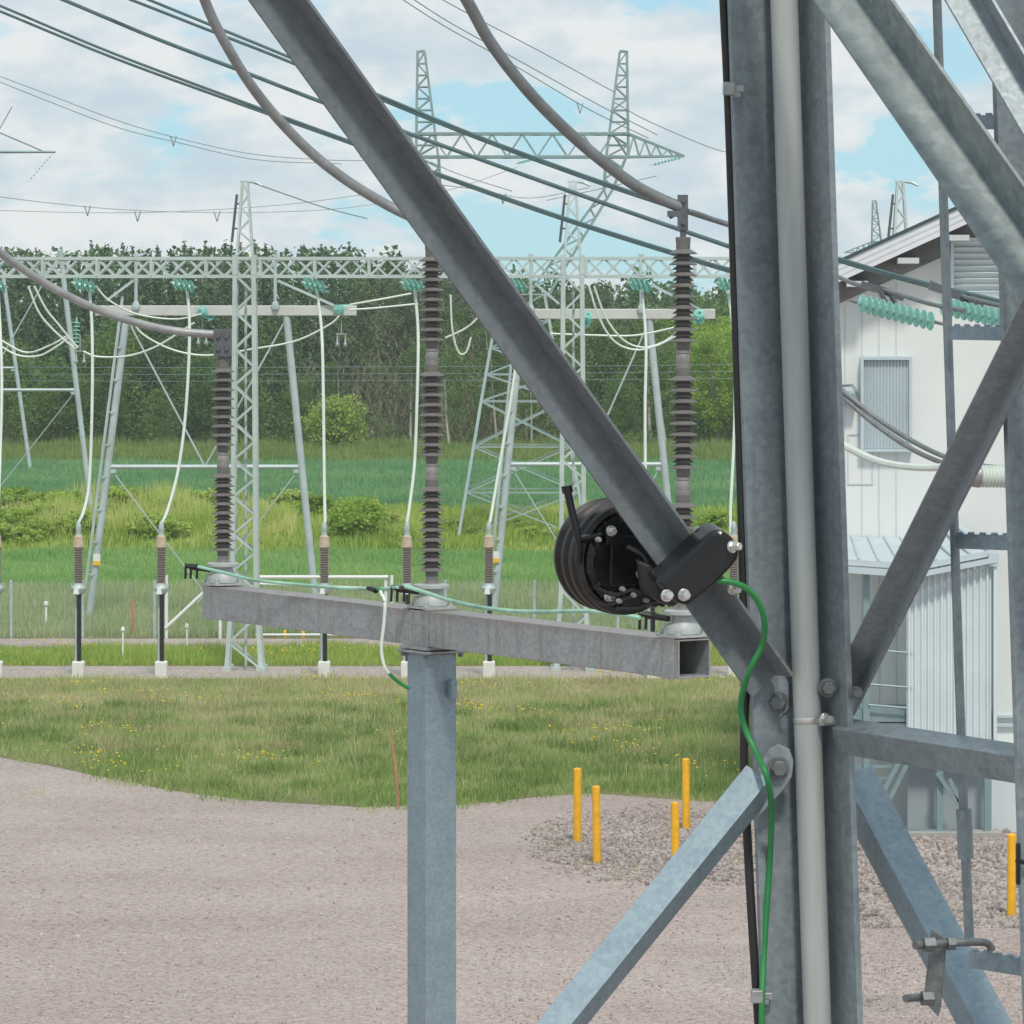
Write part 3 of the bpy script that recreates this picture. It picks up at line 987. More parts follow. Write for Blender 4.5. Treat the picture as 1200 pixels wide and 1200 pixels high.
# back rows carry the skyline, front rows the leafy edge
for row, (Y, step) in enumerate([(284, 19), (272, 24), (262, 30)]):
    px = -150 + row * 13
    while px < 960:
        yy = Y + random.uniform(-4, 4)
        tp = skyline(px) + (random.uniform(-4, 20) if row == 0 else random.uniform(0, 26)) + 3 * row
        if px < 430:
            ks, hk = (spruces, 12) if random.random() < 0.93 else (pines, 12)
        elif px < 760:
            ks, hk = (pines, 12) if random.random() < 0.7 else (spruces, 12)
        else:
            ks, hk = (broads, 9)
        put(ks, hk, px, yy, tp)
        px += step * random.uniform(0.6, 1.3)
for row, (Y, step) in enumerate([(254, 46), (247, 50)]):
    px = -140 + row * 20
    while px < 960:
        yy = Y + random.uniform(-3, 3)
        u_ = random.random()
        if px < 240:
            ks, hk, tp = (spruces, 12, random.uniform(310, 370)) if u_ < 0.5 else (broads, 9, random.uniform(350, 430))
        elif px < 390:
            ks, hk, tp = (broads, 9, random.uniform(340, 430)) if u_ < 0.55 else (spruces, 12, random.uniform(330, 400))
        elif px < 640:
            ks, hk, tp = (pines, 12, random.uniform(315, 350)) if u_ < 0.55 else ((birches, 10, random.uniform(330, 400)) if u_ < 0.8 else (broads, 9, random.uniform(400, 450)))
        elif px < 790:
            ks, hk, tp = (broads, 9, random.uniform(350, 410)) if u_ < 0.75 else (birches, 10, random.uniform(345, 390))
        else:
            ks, hk, tp = (brights, 9, random.uniform(348, 385))
        put(ks, hk, px, yy, tp)
        px += step * random.uniform(0.75, 1.25)
px = -140
while px < 960:
    Y = 240 + random.uniform(-3, 3)
    if px < 390 or px > 640:
        ks, hk = ((brights if px > 770 else broads), 9) if random.random() < 0.75 else (birches, 10)
        put(ks, hk, px, Y, random.uniform(395, 455) if px < 770 else random.uniform(370, 420))
    elif random.random() < 0.5:
        put(birches, 10, px, Y, random.uniform(370, 430))
    px += random.uniform(40, 62)
for o in bpy.data.objects:
    if 'used' in o.keys():
        del o['used']


# dense young growth between the trunks
n = 110000
uy = rng.uniform(243, 268, n)
ux = (rng.uniform(-190, 990, n) - CX) / F * uy
hmax = 2.6 + 1.3 * np.sin(ux * 0.9 + 0.3 * uy) + 1.2 * np.sin(ux * 0.37 + 2) + (uy - 243) * 0.14
uz = 1.0 + rng.random(n) ** 1.3 * np.clip(hmax, 0.8, 9)
tag(tri_mesh('undergrowth', quads_from(np.stack([ux, uy, uz], 1), np.full(n, 0.11)), 4, rng.random(n), M['leaf']), 'dense young growth filling the wood between the trunks', 'undergrowth', kind='stuff')


n = 6000
uy = rng.uniform(241.5, 252, n)
up_ = 660 - 300 * rng.random(n) ** 0.8
up_ += rng.normal(0, 18, n)
ux = (up_ - CX) / F * uy
uh = rng.uniform(2.0, 9.0, n) + 1.2 * np.sin(ux * 1.4)
z0 = 0.95 + rng.random(n) * (uh - 0.8)
ln = rng.uniform(0.3, 0.8, n)
lx, ly = rng.normal(0, 0.32, n), rng.normal(0, 0.3, n)
tv = np.empty((n, 3, 3), np.float32)
tv[:, 0] = np.stack([ux - 0.018, uy, z0], 1)
tv[:, 1] = np.stack([ux + 0.022, uy, z0], 1)
tv[:, 2] = np.stack([ux + lx, uy + ly, z0 + ln], 1)
tag(tri_mesh('brushwood', tv.reshape(-1, 3), 3, rng.random(n), M['twig']), 'leafless grey brown brushwood at the middle of the wood edge', 'brushwood', kind='stuff')
n = 64000
uy = rng.uniform(276, 292, n)
ux = (rng.uniform(-190, 990, n) - CX) / F * uy
uz = 1.0 + rng.random(n) * np.clip(10.2 + 2.3 * (ux < -130 / F * uy) + 0.5 * np.sin(ux * 0.8) + 0.5 * np.sin(ux * 2.1 + 1) + rng.normal(0, 0.5, n), 3, 13.0)
tag(tri_mesh('undergrowth', quads_from(np.stack([ux, uy, uz], 1), np.full(n, 0.24)), 4, rng.random(n), M['spruce']), 'dark young spruces filling the depth of the wood', 'undergrowth', kind='stuff')


def bush_proto(h, r, nc, per, leaf, mat, name, label, cat, group=None):
    v, n = clump_crown(h, 0.12, r, h * 0.34, nc, per, leaf)
    f = tri_mesh('foliage', v, 4, rng.random(n), mat)
    root = thing(name, label, cat, (0, 0, 0), group)
    f.parent = root
    mb = MB()
    for i in range(6):
        a = i * 1.05
        mb.tube([(0.05 * math.cos(a), 0.05 * math.sin(a), -0.1), (0.3 * r * math.cos(a), 0.3 * r * math.sin(a), h * 0.35), (0.62 * r * math.cos(a), 0.62 * r * math.sin(a), h * 0.7)], [0.03, 0.02, 0.008], 5)
    s = mb.build('stem', M['bark'])
    s.parent = root
    return root


g = P(395, 527, 232)
o = bush_proto(3.3, 1.55, 70, 120, 0.10, M['leaf_mid'], 'bush', 'round dark green bush standing alone below the wood', 'bush')
o.location = (g.x, 231, th(231))
g = P(421, 640, 145.5)
o = bush_proto(1.75, 1.05, 60, 70, 0.075, M['leaf_bright'], 'bush', 'bright yellow green bush on the bank right of the left portal', 'bush')
o.location = (g.x, 145.5, th(145.5) - 0.1)
BK = 'low scrub bushes on the bank'
proto = [bush_proto(1.0, 0.9, 32, 60, 0.07, M['leaf_bright'], 'bush', 'low fresh green scrub bush on the weedy bank', 'bush', BK),
         bush_proto(1.0, 0.8, 32, 60, 0.07, M['leaf_mid'], 'bush', 'low dull green scrub bush on the weedy bank', 'bush', BK)]
used = [0, 0]
extra = [(random.uniform(-60, 265), random.uniform(590, 646), random.uniform(0.3, 1.1), random.choice([0, 0, 1])) for i in range(60)] + [(random.uniform(440, 900), random.uniform(614, 640), random.uniform(0.25, 0.5), random.choice([0, 1])) for i in range(26)] + [(random.uniform(290, 460), random.uniform(575, 640), random.uniform(0.35, 0.6), random.choice([0, 1])) for i in range(8)]
for px, py, s, k in extra + [(20, 600, 1.0, 0), (55, 625, 1.1, 0), (35, 570, .9, 1), (78, 612, 1.2, 0), (130, 590, .9, 1), (160, 600, 1.0, 0), (185, 620, .7, 1), (225, 600, .9, 0), (240, 575, .8, 1), (345, 585, 1.0, 1), (372, 610, 1.0, 0),
                     (455, 620, .7, 1), (560, 632, .55, 1), (620, 636, .6, 0), (650, 634, .55, 1), (700, 636, .7, 1), (745, 634, .6, 0), (800, 632, .6, 1), (-40, 605, 1.1, 0), (60, 558, .9, 1), (840, 625, .8, 0), (-15, 632, .8, 1), (110, 634, .7, 0)]:
    Y = float(np.interp(py, [600, 645], [155, 143.5]))
    o = proto[k] if not used[k] else copy_tree(proto[k])
    used[k] = 1
    o.location = ((px - CX) / F * Y, Y, th(Y) - 0.08)
    o.rotation_euler = (0, 0, random.uniform(0, 6))
    o.scale = (s * 1.25, s * 1.25, s)


# ------------------------------------------------------------------ line gantry (truss on lattice columns) beyond the lawn
GY = 92.7
PXM = F / GY                                          # px per metre at the gantry


def gx(px): return (px - CX) / PXM
def gz(py): return H - (py - CY) / PXM


gan = thing('line_gantry', 'pale lattice gantry with long flat truss on lattice columns behind the lawn', 'gantry', (gx(287), GY, 0))
zt, zb = gz(303), gz(324)
x0, x1 = gx(-140), gx(1090)
mb = MB()
for y in (GY - 0.22, GY + 0.22):
    for z in (zt, zb):
        mb.bar((x0, y, z), (x1, y, z), 0.075)
nx = 58
for i in range(nx):
    xa, xb = x0 + (x1 - x0) * i / nx, x0 + (x1 - x0) * (i + 1) / nx
    for y in (GY - 0.22, GY + 0.22):
        mb.bar((xa, y, zb), (xb, y, zt), 0.042)
        mb.bar((xa, y + 0.012, zt), (xb, y + 0.012, zb), 0.042)
        if i % 3 == 0:
            mb.bar((xa, y - 0.02, zb), (xa, y - 0.02, zt), 0.06)
    if i % 2 == 0:
        mb.bar((xa, GY - 0.22, zb), (xb, GY + 0.22, zb), 0.035)
        mb.bar((xa, GY - 0.22, zt), (xb, GY + 0.22, zt), 0.035)
mb.build('truss', M['gantry'], gan)
for cx in (-98, 287, 671, 1055):
    X = gx(cx)
    ht, hb = 11 / PXM, 20 / PXM
    c = MB()
    lattice(c, (X, GY, gz(322)), (X, GY, gz(690)), (ht, ht), (ht * 1.25, ht * 1.25), 17, 0.105, 0.05, faces=(0, 1, 2, 3))
    lattice(c, (X, GY, gz(690)), (X, GY, 0.05), (ht * 1.25, ht * 1.25), (hb, hb), 3, 0.105, 0.05)
    for sx in (-1, 1):
        for sy in (-1, 1):
            c.bar((X + sx * ht, GY + sy * ht, gz(322)), (X + sx * ht, GY + sy * ht, gz(299)), 0.12)
            c.box((X + sx * hb, GY + sy * hb, 0.05), 0.22, 0.22, 0.1)
    c.tube([(X + 0.02, GY, 0.1), (X + 0.02, GY, gz(330))], 0.035, 6)
    col = c.build('column', M['gantry'], gan)
    s = MB()
    lattice(s, (X, GY, gz(299)), (X, GY, gz(214)), (9 / PXM, 9 / PXM), (3.2 / PXM, 3.2 / PXM), 6, 0.055, 0.035)
    s.bar((X - 0.12, GY, gz(213)), (X + 0.28, GY, gz(213)), 0.05)
    s.tube([(X + 0.1, GY, gz(213)), (X + 0.27, GY - 0.05, gz(214)), (X + 0.42, GY - 0.1, gz(218))], [0.03, 0.045, 0.03], 6)
    sp = s.build('spire', M['gantry'], col)
    r_ = MB()
    r_.tube([(X - 15 / PXM, GY - 0.1, gz(284)), (X - 9 / PXM, GY - 0.1, gz(228))], 0.035, 6)
    r_.bar((X - 15 / PXM, GY - 0.1, gz(268)), (X - 8 / PXM, GY - 0.1, gz(268)), 0.04)
    r_.bar((X - 10 / PXM, GY - 0.1, gz(239)), (X - 5 / PXM, GY - 0.1, gz(239)), 0.04)
    r_.build('lightning_rod', M['clamp'], col)

# glass strings under the truss, seen nearly end on
def disc_mesh():
    mb = MB()
    mb.lathe([(0.012, -0.07), (0.035, -0.065), (0.04, -0.03), (0.125, -0.012), (0.128, 0.0), (0.10, 0.006), (0.03, 0.012), (0.012, 0.07)], (0, 0, 0), (0, 0, 1), 16)
    o = mb.build('glass_disc', M['glass'], None, (0, 0, 0), smooth=True)
    return mesh_only(o)


DISC = disc_mesh()


def string(name, label, cat, group, A, B, n, scale=1.0, fit=None, face=None):
    """insulator string from A to B with n glass discs"""
    A, B = Vector(A), Vector(B)
    root = thing(name, label, cat, A, group)
    d = (B - A).normalized()
    q = (Vector(face) if face else d).to_track_quat('Z', 'Y')
    ln = (B - A).length
    mb = MB()
    mb.tube([A, A + d * ln * 0.1], 0.025 * scale, 6)
    mb.tube([A, B], 0.014 * scale, 6)
    mb.tube([B - d * ln * 0.1, B], 0.025 * scale, 6)
    mb.build('fitting', fit or M['gantry'], root)
    for i in range(n):
        o = bpy.data.objects.new('glass_disc', DISC)
        COL.objects.link(o)
        o.parent = root
        o.location = d * ln * (0.1 + 0.8 * (i + 0.5) / n)
        o.rotation_mode = 'QUATERNION'
        o.rotation_quaternion = q
        o.scale = (scale,) * 3
    return root


GS = 'glass strings under the gantry truss'
where = {100: 'above the second sealing end from the left', 216: 'just left of the near left lattice column', 369: 'just right of the left lattice column', 484: 'beside the middle arrester', 604: 'half hidden by the big diagonal brace', 750: 'between the right column and right arrester', -5: 'at the left end of the visible truss', 853: 'beside the dark tower leg'}
for px in (-5, 100, 216, 369, 484, 604, 750, 853):
    a_ = Vector((gx(px - 15), GY - 0.30, gz(331)))
    b_ = Vector((gx(px + 15), GY - 0.08, gz(337)))
    string('insulator_string', 'green glass string under the truss, ' + where[px], 'insulator', GS, a_, b_, 4, 1.25, face=(0.88, 0.40, 0.24))

# ------------------------------------------------------------------ cable sealing ends in a row at the lawn's far edge
TY = Yg(795)
tp = F / TY
SE = 'cable sealing ends along the lawn'
names = {-4: 'at the left picture edge', 92: 'left of the ladder leg of the left portal', 189: 'left of the bare arrester beam end', 380: 'right of the left lattice column', 477: 'half hidden by the near square post', 573: 'seen between post and black reel', 764: 'hidden behind the right beam end', 860: 'hidden behind the tower leg'}
proto_end = None
for px in (-4, 92, 189, 380, 477, 573, 764, 860):
    X = (px - CX) / tp
    lab = 'brown ribbed sealing end on white foot, ' + names[px]
    if proto_end is None:
        zz = lambda py: H - (py - CY) / tp
        rt = thing('cable_sealing_end', lab, 'sealing end', (X, TY, 0), SE)
        b_ = MB().box((X, TY, 0.19), 0.28, 0.28, 0.42)
        b_.build('foot', M['concrete'], rt, bevel=0.03)
        b_ = MB().tube([(X - 0.05, TY + 0.07, 0.38), (X - 0.05, TY + 0.07, zz(690))], 0.045, 8)
        b_.build('pole', M['portal'], rt, smooth=True)
        b_ = MB().tube([(X + 0.02, TY - 0.05, 0.38), (X + 0.02, TY - 0.05, zz(703)), (X + 0.03, TY - 0.06, zz(692))], 0.05, 8)
        b_.build('power_cable', M['black_cable'], rt, smooth=True)
        b_ = MB().lathe([(0.09, zz(697)), (0.16, zz(692)), (0.17, zz(689)), (0.12, zz(685)), (0.12, zz(683))], (X, TY, 0), (0, 0, 1), 14)
        b_.tube([(X - 0.16, TY, zz(690)), (X - 0.17, TY - 0.02, zz(684))], 0.02, 6)
        b_.tube([(X + 0.16, TY, zz(690)), (X + 0.17, TY - 0.02, zz(684))], 0.02, 6)
        cl = b_.build('mounting_flange', M['portal'], rt, smooth=True)
        b_ = MB().tube([(X - 0.03, TY - 0.12, zz(687)), (X - 0.04, TY - 0.14, zz(696))], [0.05, 0.075], 8)
        b_.build('cable_gland', M['white_paint'], cl, smooth=True)
        pr = []
        z_ = zz(684)
        while z_ < zz(642):
            pr += [(0.085, z_), (0.122, z_ + 0.018), (0.09, z_ + 0.034)]
            z_ += 0.055
        b_ = MB().lathe(pr, (X, TY, 0), (0, 0, 1), 14)
        b_.build('ribbed_insulator', M['porcelain'], rt, smooth=True)
        b_ = MB().lathe([(0.10, zz(643)), (0.135, zz(641)), (0.125, zz(637)), (0.115, zz(634)), (0.11, zz(629)), (0.07, zz(627))], (X, TY, 0), (0, 0, 1), 14)
        b_.build('cap', M['tan'], rt, smooth=True)
        b_ = MB().lathe([(0.07, zz(628)), (0.06, zz(622)), (0.075, zz(620)), (0.05, zz(614)), (0.03, zz(611))], (X, TY, 0), (0, 0, 1), 10)
        b_.build('terminal', M['portal'], rt, smooth=True)
        proto_end = rt
    else:
        copy_tree(proto_end, (X, TY, 0), None, lab)

DW = 'pale droppers rising from the sealing ends'
for pts, lab in [
        ([(-3, 613), (0, 540), (2, 440), (-2, 340)], 'pale dropper wire at the left picture edge'),
        ([(92, 613), (99, 596), (105, 560), (108, 470), (108, 390), (105, 340)], 'pale dropper wire hanging beside the ladder leg of the left portal'),
        ([(190, 613), (197, 596), (208, 555), (216, 500), (221, 430), (222, 375), (219, 338)], 'pale curved dropper wire left of the near left arrester'),
        ([(381, 613), (380, 560), (379, 470), (377, 390), (371, 338)], 'straight pale dropper wire right of the left lattice column'),
        ([(477, 613), (481, 585), (486, 540), (489, 460), (490, 390), (486, 338)], 'pale dropper wire just left of the middle arrester'),
        ([(574, 613), (578, 590), (588, 530), (600, 460), (607, 400), (605, 338)], 'pale slanting dropper wire emerging below the diagonal brace'),
        ([(762, 613), (757, 570), (756, 480), (757, 400), (752, 338)], 'pale dropper wire just left of the right arrester'),
        ([(857, 640), (856, 600), (859, 540), (861, 480), (860, 400), (853, 338)], 'pale dropper wire beside the dark tower leg')]:
    L_ = len(pts) - 1
    cable('dropper_wire', [(a_, b_, TY + (GY + 0.2 - TY) * i / L_) for i, (a_, b_) in enumerate(pts)], TY, 0.036, M['wire_pale'], lab, 'wire', DW)

# ------------------------------------------------------------------ tubular portals beyond the fence
PY_ = 109.0


def portal(label, Y, beam, legs, cross, posts, foot_py, mat, sign=None, ladder=False, stays=(), vee=True):
    s_ = F / Y
    x_ = lambda px: (px - CX) / s_
    z_ = lambda py: H - (py - CY) / s_
    (lt, lby), (rt_, rby) = legs
    rt = thing('line_portal', label, 'portal', (x_((lby + rby) / 2), Y, th(Y)))
    zg = th(Y) - 0.05

    def leg_at(leg, z):
        (xa, ya), (xb, yb) = leg
        t = (z - z_(ya)) / (z_(yb) - z_(ya))
        return x_(xa) + (x_(xb) - x_(xa)) * t
    L0, L1 = ((lt, beam[1]), (lby, foot_py)), ((rt_, beam[1]), (rby, foot_py))
    if beam[2]:
        mb = MB()
        mb.box((x_((beam[0] + beam[2]) / 2), Y, z_(beam[1])), x_(beam[2]) - x_(beam[0]), 0.26, 12.0 / s_)
        mb.build('crossbeam', M['portal_beam'], rt, bevel=0.02)
    for i, Lg in enumerate((L0, L1)):
        mb = MB()
        zt_ = z_(beam[1]) - 0.1
        mb.tube([(leg_at(Lg, zt_), Y, zt_), (leg_at(Lg, zg), Y, zg)], 0.105, 10)
        mb.lathe([(0.2, zg), (0.2, zg + 0.1)], (leg_at(Lg, zg), Y, 0), (0, 0, 1), 10)
        lg = mb.build('leg', mat, rt, smooth=True)
        if ladder and i == 0:
            mb = MB()
            zz0, zz1 = zg + 1.0, zt_ + 0.5
            mb.tube([(leg_at(Lg, zz1) - 0.17, Y - 0.05, zz1), (leg_at(Lg, zz0) - 0.2, Y - 0.05, zz0)], 0.045, 6)
            z2 = zz0 + 0.3
            while z2 < zz1 - 0.3:
                mb.bar((leg_at(Lg, z2) - 0.2, Y - 0.05, z2), (leg_at(Lg, z2) + 0.02, Y - 0.1, z2), 0.035)
                mb.box((leg_at(Lg, z2) - 0.06, Y - 0.12, z2), 0.06, 0.05, 0.07)
                z2 += 0.9
            mb.build('climbing_rail', M['portal'], lg)
        if sign and i == 0:
            xs_, zs_ = x_(sign[0]), z_(sign[1])
            mb = MB().box((xs_, Y - 0.14, zs_ + 0.05), 0.2, 0.02, 0.2)
            p_ = mb.build('sign_plate', M['white_paint'], lg)
            mb = MB().box((xs_, Y - 0.14, zs_ - 0.11), 0.2, 0.022, 0.12)
            mb.build('sign_band', M['sign_yellow'], p_)
    zc = z_(cross)
    mb = MB()
    xa, xb = leg_at(L0, zc), leg_at(L1, zc)
    mb.tube([(xa, Y, zc), (xb, Y, zc)], 0.062, 8)
    mb.box((xa + 0.12, Y, zc - 0.05), 0.22, 0.05, 0.24)
    mb.box((xb - 0.12, Y, zc - 0.05), 0.22, 0.05, 0.24)
    mb.build('cross_tube', mat, rt, smooth=True)
    if vee:
        mb = MB()
        zt_ = z_(beam[1]) - 0.2
        xm = (xa + xb) / 2
        for Lg, sx in ((L0, 1), (L1, -1)):
            mb.tube([(leg_at(Lg, zt_), Y + 0.05, zt_), (xm, Y + 0.05, zc)], 0.028, 5)
            zf = zg + 0.5
            mb.tube([(leg_at(Lg, zc) + 0.1 * sx, Y + 0.05, zc - 0.1), (xm + sx * 0.2, Y + 0.05, zf)], 0.02, 5)
        mb.build('bracing_rod', mat, rt)
    for pxp in posts:
        mb = MB()
        xp = x_(pxp)
        mb.tube([(xp, Y - 0.16, z_(beam[1])), (xp, Y - 0.16, z_(300))], 0.05, 6)
        mb.lathe([(0.09, z_(beam[1]) + 0.02), (0.12, z_(beam[1]) + 0.12), (0.06, z_(beam[1]) + 0.26)], (xp, Y - 0.16, 0), (0, 0, 1), 8)
        mb.box((xp, Y - 0.16, z_(299)), 0.16, 0.06, 0.06)
        mb.build('earth_peak', mat, rt, smooth=True)
    for (ax_, ay_, bx_, by_) in stays:
        mb = MB().bar((x_(ax_), Y - 0.2, z_(ay_)), (x_(bx_), Y - 0.2, z_(by_)), 0.07)
        mb.build('stay', mat, rt)
    return rt


portal('tubular steel portal with wide beam behind the left lattice column', PY_, (112, 364, 418), ((149, 104), (335, 372)), 547, (160, 323), 728, M['portal'], (114, 655), True, ((157, 329, 126, 352), (326, 329, 392, 358)))
portal('tubular steel portal half hidden by the diagonal brace and reel', PY_ + 1.5, (621, 368, 838), ((612, 578), (760, 797)), 544, (622, 751), 726, M['portal'], (581, 652), True, ((756, 330, 818, 362), (627, 332, 655, 356)))
portal('farther grey portal with sloping leg at the left edge', 150, (-118, 290, 0), ((-110, -146), (70, 106)), 457, (), 590, M['portal'])
portal('farthest grey frame leg at the left edge below the wood', 200, (-60, 320, 0), ((-52, -70), (3, 34)), 431, (), 540, M['portal'], None, False, (), False)

# ------------------------------------------------------------------ distant pylons
YP = 149.0
sP = F / YP


def pylon():
    x_ = lambda px: (px - CX) / sP
    z_ = lambda py: H - (py - CY) / sP
    cx = 612
    rt = thing('lattice_pylon', 'tall teal lattice pylon with two horns and wide crossarm behind the gantry', 'pylon', (x_(cx), YP, th(YP)))
    V = lambda px, py: Vector((x_(px), YP, z_(py)))
    for s in (-1, 1):
        m_ = lambda q: cx + s * (q - cx)
        pk = MB()
        lattice(pk, V(m_(723.5), 184), V(m_(730.5), 61), (13 / sP, 0.4), (4.2 / sP, 0.14), 9, 0.085, 0.045, horiz=True)
        pk.bar(V(m_(726), 60), V(m_(736), 61), 0.1)
        pk.build('peak', M['pylon'], rt)
        lm = MB()
        lattice(lm, V(m_(722), 184), V(m_(713), 222), (12 / sP, 0.4), (5 / sP, 0.3), 3, 0.10, 0.05)
        lattice(lm, V(m_(713), 222), V(m_(631), 345), (5 / sP, 0.3), (12 / sP, 0.5), 11, 0.10, 0.05)
        lm.build('limb', M['pylon'], rt)
        ta = MB()
        tip = V(m_(802), 183)
        for dy in (-0.4, 0.4):
            a_ = V(m_(736), 157) + Vector((0, dy, 0))
            c_ = V(m_(736), 184) + Vector((0, dy, 0))
            ta.bar(a_, tip, 0.08)
            ta.bar(c_, tip, 0.08)
            for i in range(5):
                t0, t1 = i / 5, (i + 1) / 5
                ta.bar(c_.lerp(tip, t0), a_.lerp(tip, t0 + 0.1), 0.05)
                ta.bar(a_.lerp(tip, t0 + 0.1), c_.lerp(tip, t1), 0.05)
        ta.build('arm_tip', M['pylon'], rt)
    ca = MB()
    lattice(ca, V(488, 170.5), V(736, 170.5), (13.5 / sP, 0.4), (13.5 / sP, 0.4), 14, 0.095, 0.05, ax=(Vector((0, 0, 1)), Vector((0, 1, 0))))
    ca.build('crossarm', M['pylon'], rt)
    bd = MB()
    base = Vector((x_(cx), YP, th(YP) - 0.2))
    lattice(bd, V(cx, 345), V(cx, 470), (26 / sP, 0.5), (48 / sP, 1.2), 4, 0.11, 0.05, horiz=True, cross=True)
    lattice(bd, V(cx, 470), base, (48 / sP, 1.2), (74 / sP, 2.3), 3, 0.11, 0.05, horiz=True, cross=True)
    bd.build('body', M['pylon_body'], rt)
    return rt


py1 = pylon()
lp = thing('line_pylon', 'slim far pylon whose thin stayed crossarm tip shows at the left edge', 'pylon', (P(-60, 400, YP).x, YP, th(YP)))
mb = MB()
xm_ = P(-60, 0, YP).x
lattice(mb, (xm_, YP, th(YP)), (xm_, YP, P(0, 70, YP).z), (1.2, 1.2), (0.25, 0.25), 16, 0.1, 0.045)
mb.build('mast', M['pylon'], lp)
MB().tube([P(-130, 178, YP), P(65, 178, YP)], [0.09, 0.05], 6).build('crossarm', M['pylon'], lp)
mb = MB()
mb.tube([P(-60, 130, YP), P(50, 177, YP)], 0.03, 5)
mb.tube([P(-60, 258, YP), P(14, 125, YP)], 0.022, 5)
mb.build('stay_rod', M['pylon'], lp)
o = copy_tree(py1, ((1083 - CX) / F * 260, 260, th(260)), None, 'distant lattice pylon horn rising above the building roof')
o.scale = (0.86, 0.86, 0.86)

# suspension strings and fittings on the pylon arms
PS = 'tension strings on the pylon crossarm'
sx = lambda px, py, y: P(px, py, y)
string('insulator_string', 'thin dark tension string at the right arm tip of the tall pylon', 'insulator', PS, P(801, 184, YP), P(762, 194, YP - 5), 8, 0.42, M['pylon'])
string('insulator_string', 'thin dark tension string under the middle of the pylon crossarm', 'insulator', PS, P(632, 185, YP), P(604, 192, YP - 5), 8, 0.42, M['pylon'])
string('insulator_string', 'thin tension string hanging from the arm tip at the left edge', 'insulator', PS, P(63, 179, YP), P(32, 214, YP - 5), 8, 0.25, M['pylon'])

# vertical glass strings and jumper loops on the portals
PG = 'glass strings carrying jumper loops at the portals'
string('insulator_string', 'upright green glass string near the left picture edge', 'insulator', PG, P(90, 372, PY_ + 6), P(89, 412, PY_ + 6), 7, 0.9)
string('insulator_string', 'green glass string on the beam left of the left lattice column', 'insulator', PG, P(232, 362, PY_ - 0.4), P(250, 372, PY_ + 0.4), 5, 1.1)
string('insulator_string', 'green glass string at the right end of the left portal beam', 'insulator', PG, P(392, 363, PY_ - 0.4), P(414, 362, PY_ + 0.4), 6, 1.1)
string('insulator_string', 'green glass string hanging right of the right lattice column', 'insulator', PG, P(690, 366, PY_), P(684, 384, PY_ + 0.4), 5, 1.1)
string('insulator_string', 'upright green glass strings just right of the right arrester', 'insulator', PG, P(820, 364, PY_ + 1), P(818, 378, PY_ + 1.5), 4, 1.2)

JW = 'jumper loops between gantry and portals'
jump = [
    ([(-5, 402), (20, 416), (45, 417), (65, 407), (80, 396)], 'pair of jumper wires sagging at the left edge', 105),
    ([(98, 412), (115, 418), (150, 417), (185, 405), (228, 378)], 'jumper loop sagging left of the left portal ladder leg', 107),
    ([(152, 372), (168, 392), (200, 409), (232, 416), (262, 415), (290, 410)], 'jumper loop running to the near left arrester top', 107),
    ([(290, 410), (345, 400), (385, 381), (398, 370)], 'jumper loop rising right of the left lattice column', 107),
    ([(-5, 395), (30, 413), (60, 404), (78, 394)], 'second thin jumper wire sagging at the left edge', 106),
    ([(410, 357), (450, 350), (482, 344)], 'straight link wire from portal beam end to the gantry', 107),
    ([(410, 363), (440, 361), (490, 356)], 'lower straight link wire from the portal beam end', 107),
    ([(522, 396), (545, 385), (560, 372), (575, 350)], 'jumper wire right of the middle arrester', 107),
    ([(528, 345), (530, 385), (537, 412), (546, 413), (552, 395)], 'hanging U shaped jumper right of the middle arrester', 106),
    ([(690, 335), (702, 372), (720, 400), (745, 410), (770, 405), (792, 394)], 'jumper loop sagging between right column and right arrester', 103),
    ([(696, 335), (710, 372), (730, 398), (752, 407), (775, 402), (796, 388)], 'second jumper loop sagging beside the right arrester', 104),
    ([(645, 391), (700, 393), (745, 393), (790, 384)], 'flat jumper wire below the right portal beam', 106),
    ([(33, 335), (45, 365), (62, 386), (88, 409)], 'jumper wire falling from the truss near the left edge', 105),
    ([(40, 335), (54, 362), (70, 382), (91, 408)], 'second jumper wire falling from the truss near the left edge', 105.5),
]
for pts, lab, Y in jump:
    cable('jumper_wire', pts, Y, 0.030, M['wire_pale'], lab, 'wire', JW, n=6)
o = cable('jumper_wire', [(112, 335), (128, 352), (160, 368), (205, 374), (236, 368)], 101, 0.025, M['wire_pale'], 'slack jumper wire crossing the left portal beam', 'wire', JW, n=6)

# little fittings: pairs of weights below the portal strings
for px, py, lab in [(94, 424, 'pair of small balance weights below the upright glass string'), (237, 402, 'pair of small balance weights left of the left arrester'), (400, 404, 'pair of small balance weights below the portal beam end')]:
    mb = MB()
    c = P(px, py, PY_)
    for d in (-0.11, 0.11):
        mb.lathe([(0.0, -0.06), (0.055, -0.03), (0.06, 0.02), (0.03, 0.06), (0.012, 0.3)], c + Vector((d, 0, 0)), (0, 0, 1), 10)
    mb.bar(c + Vector((-0.15, 0, 0.3)), c + Vector((0.15, 0, 0.3)), 0.035)
    mb.bar(c + Vector((0, 0, 0.3)), c + Vector((0, 0, 0.75)), 0.03)
    tag(mb.build('balance_weight', M['wire_far'], None, c, smooth=True), lab, 'weight', 'balance weights below the strings')

# ------------------------------------------------------------------ overhead wires
OW = 'three teal conductors crossing the sky'


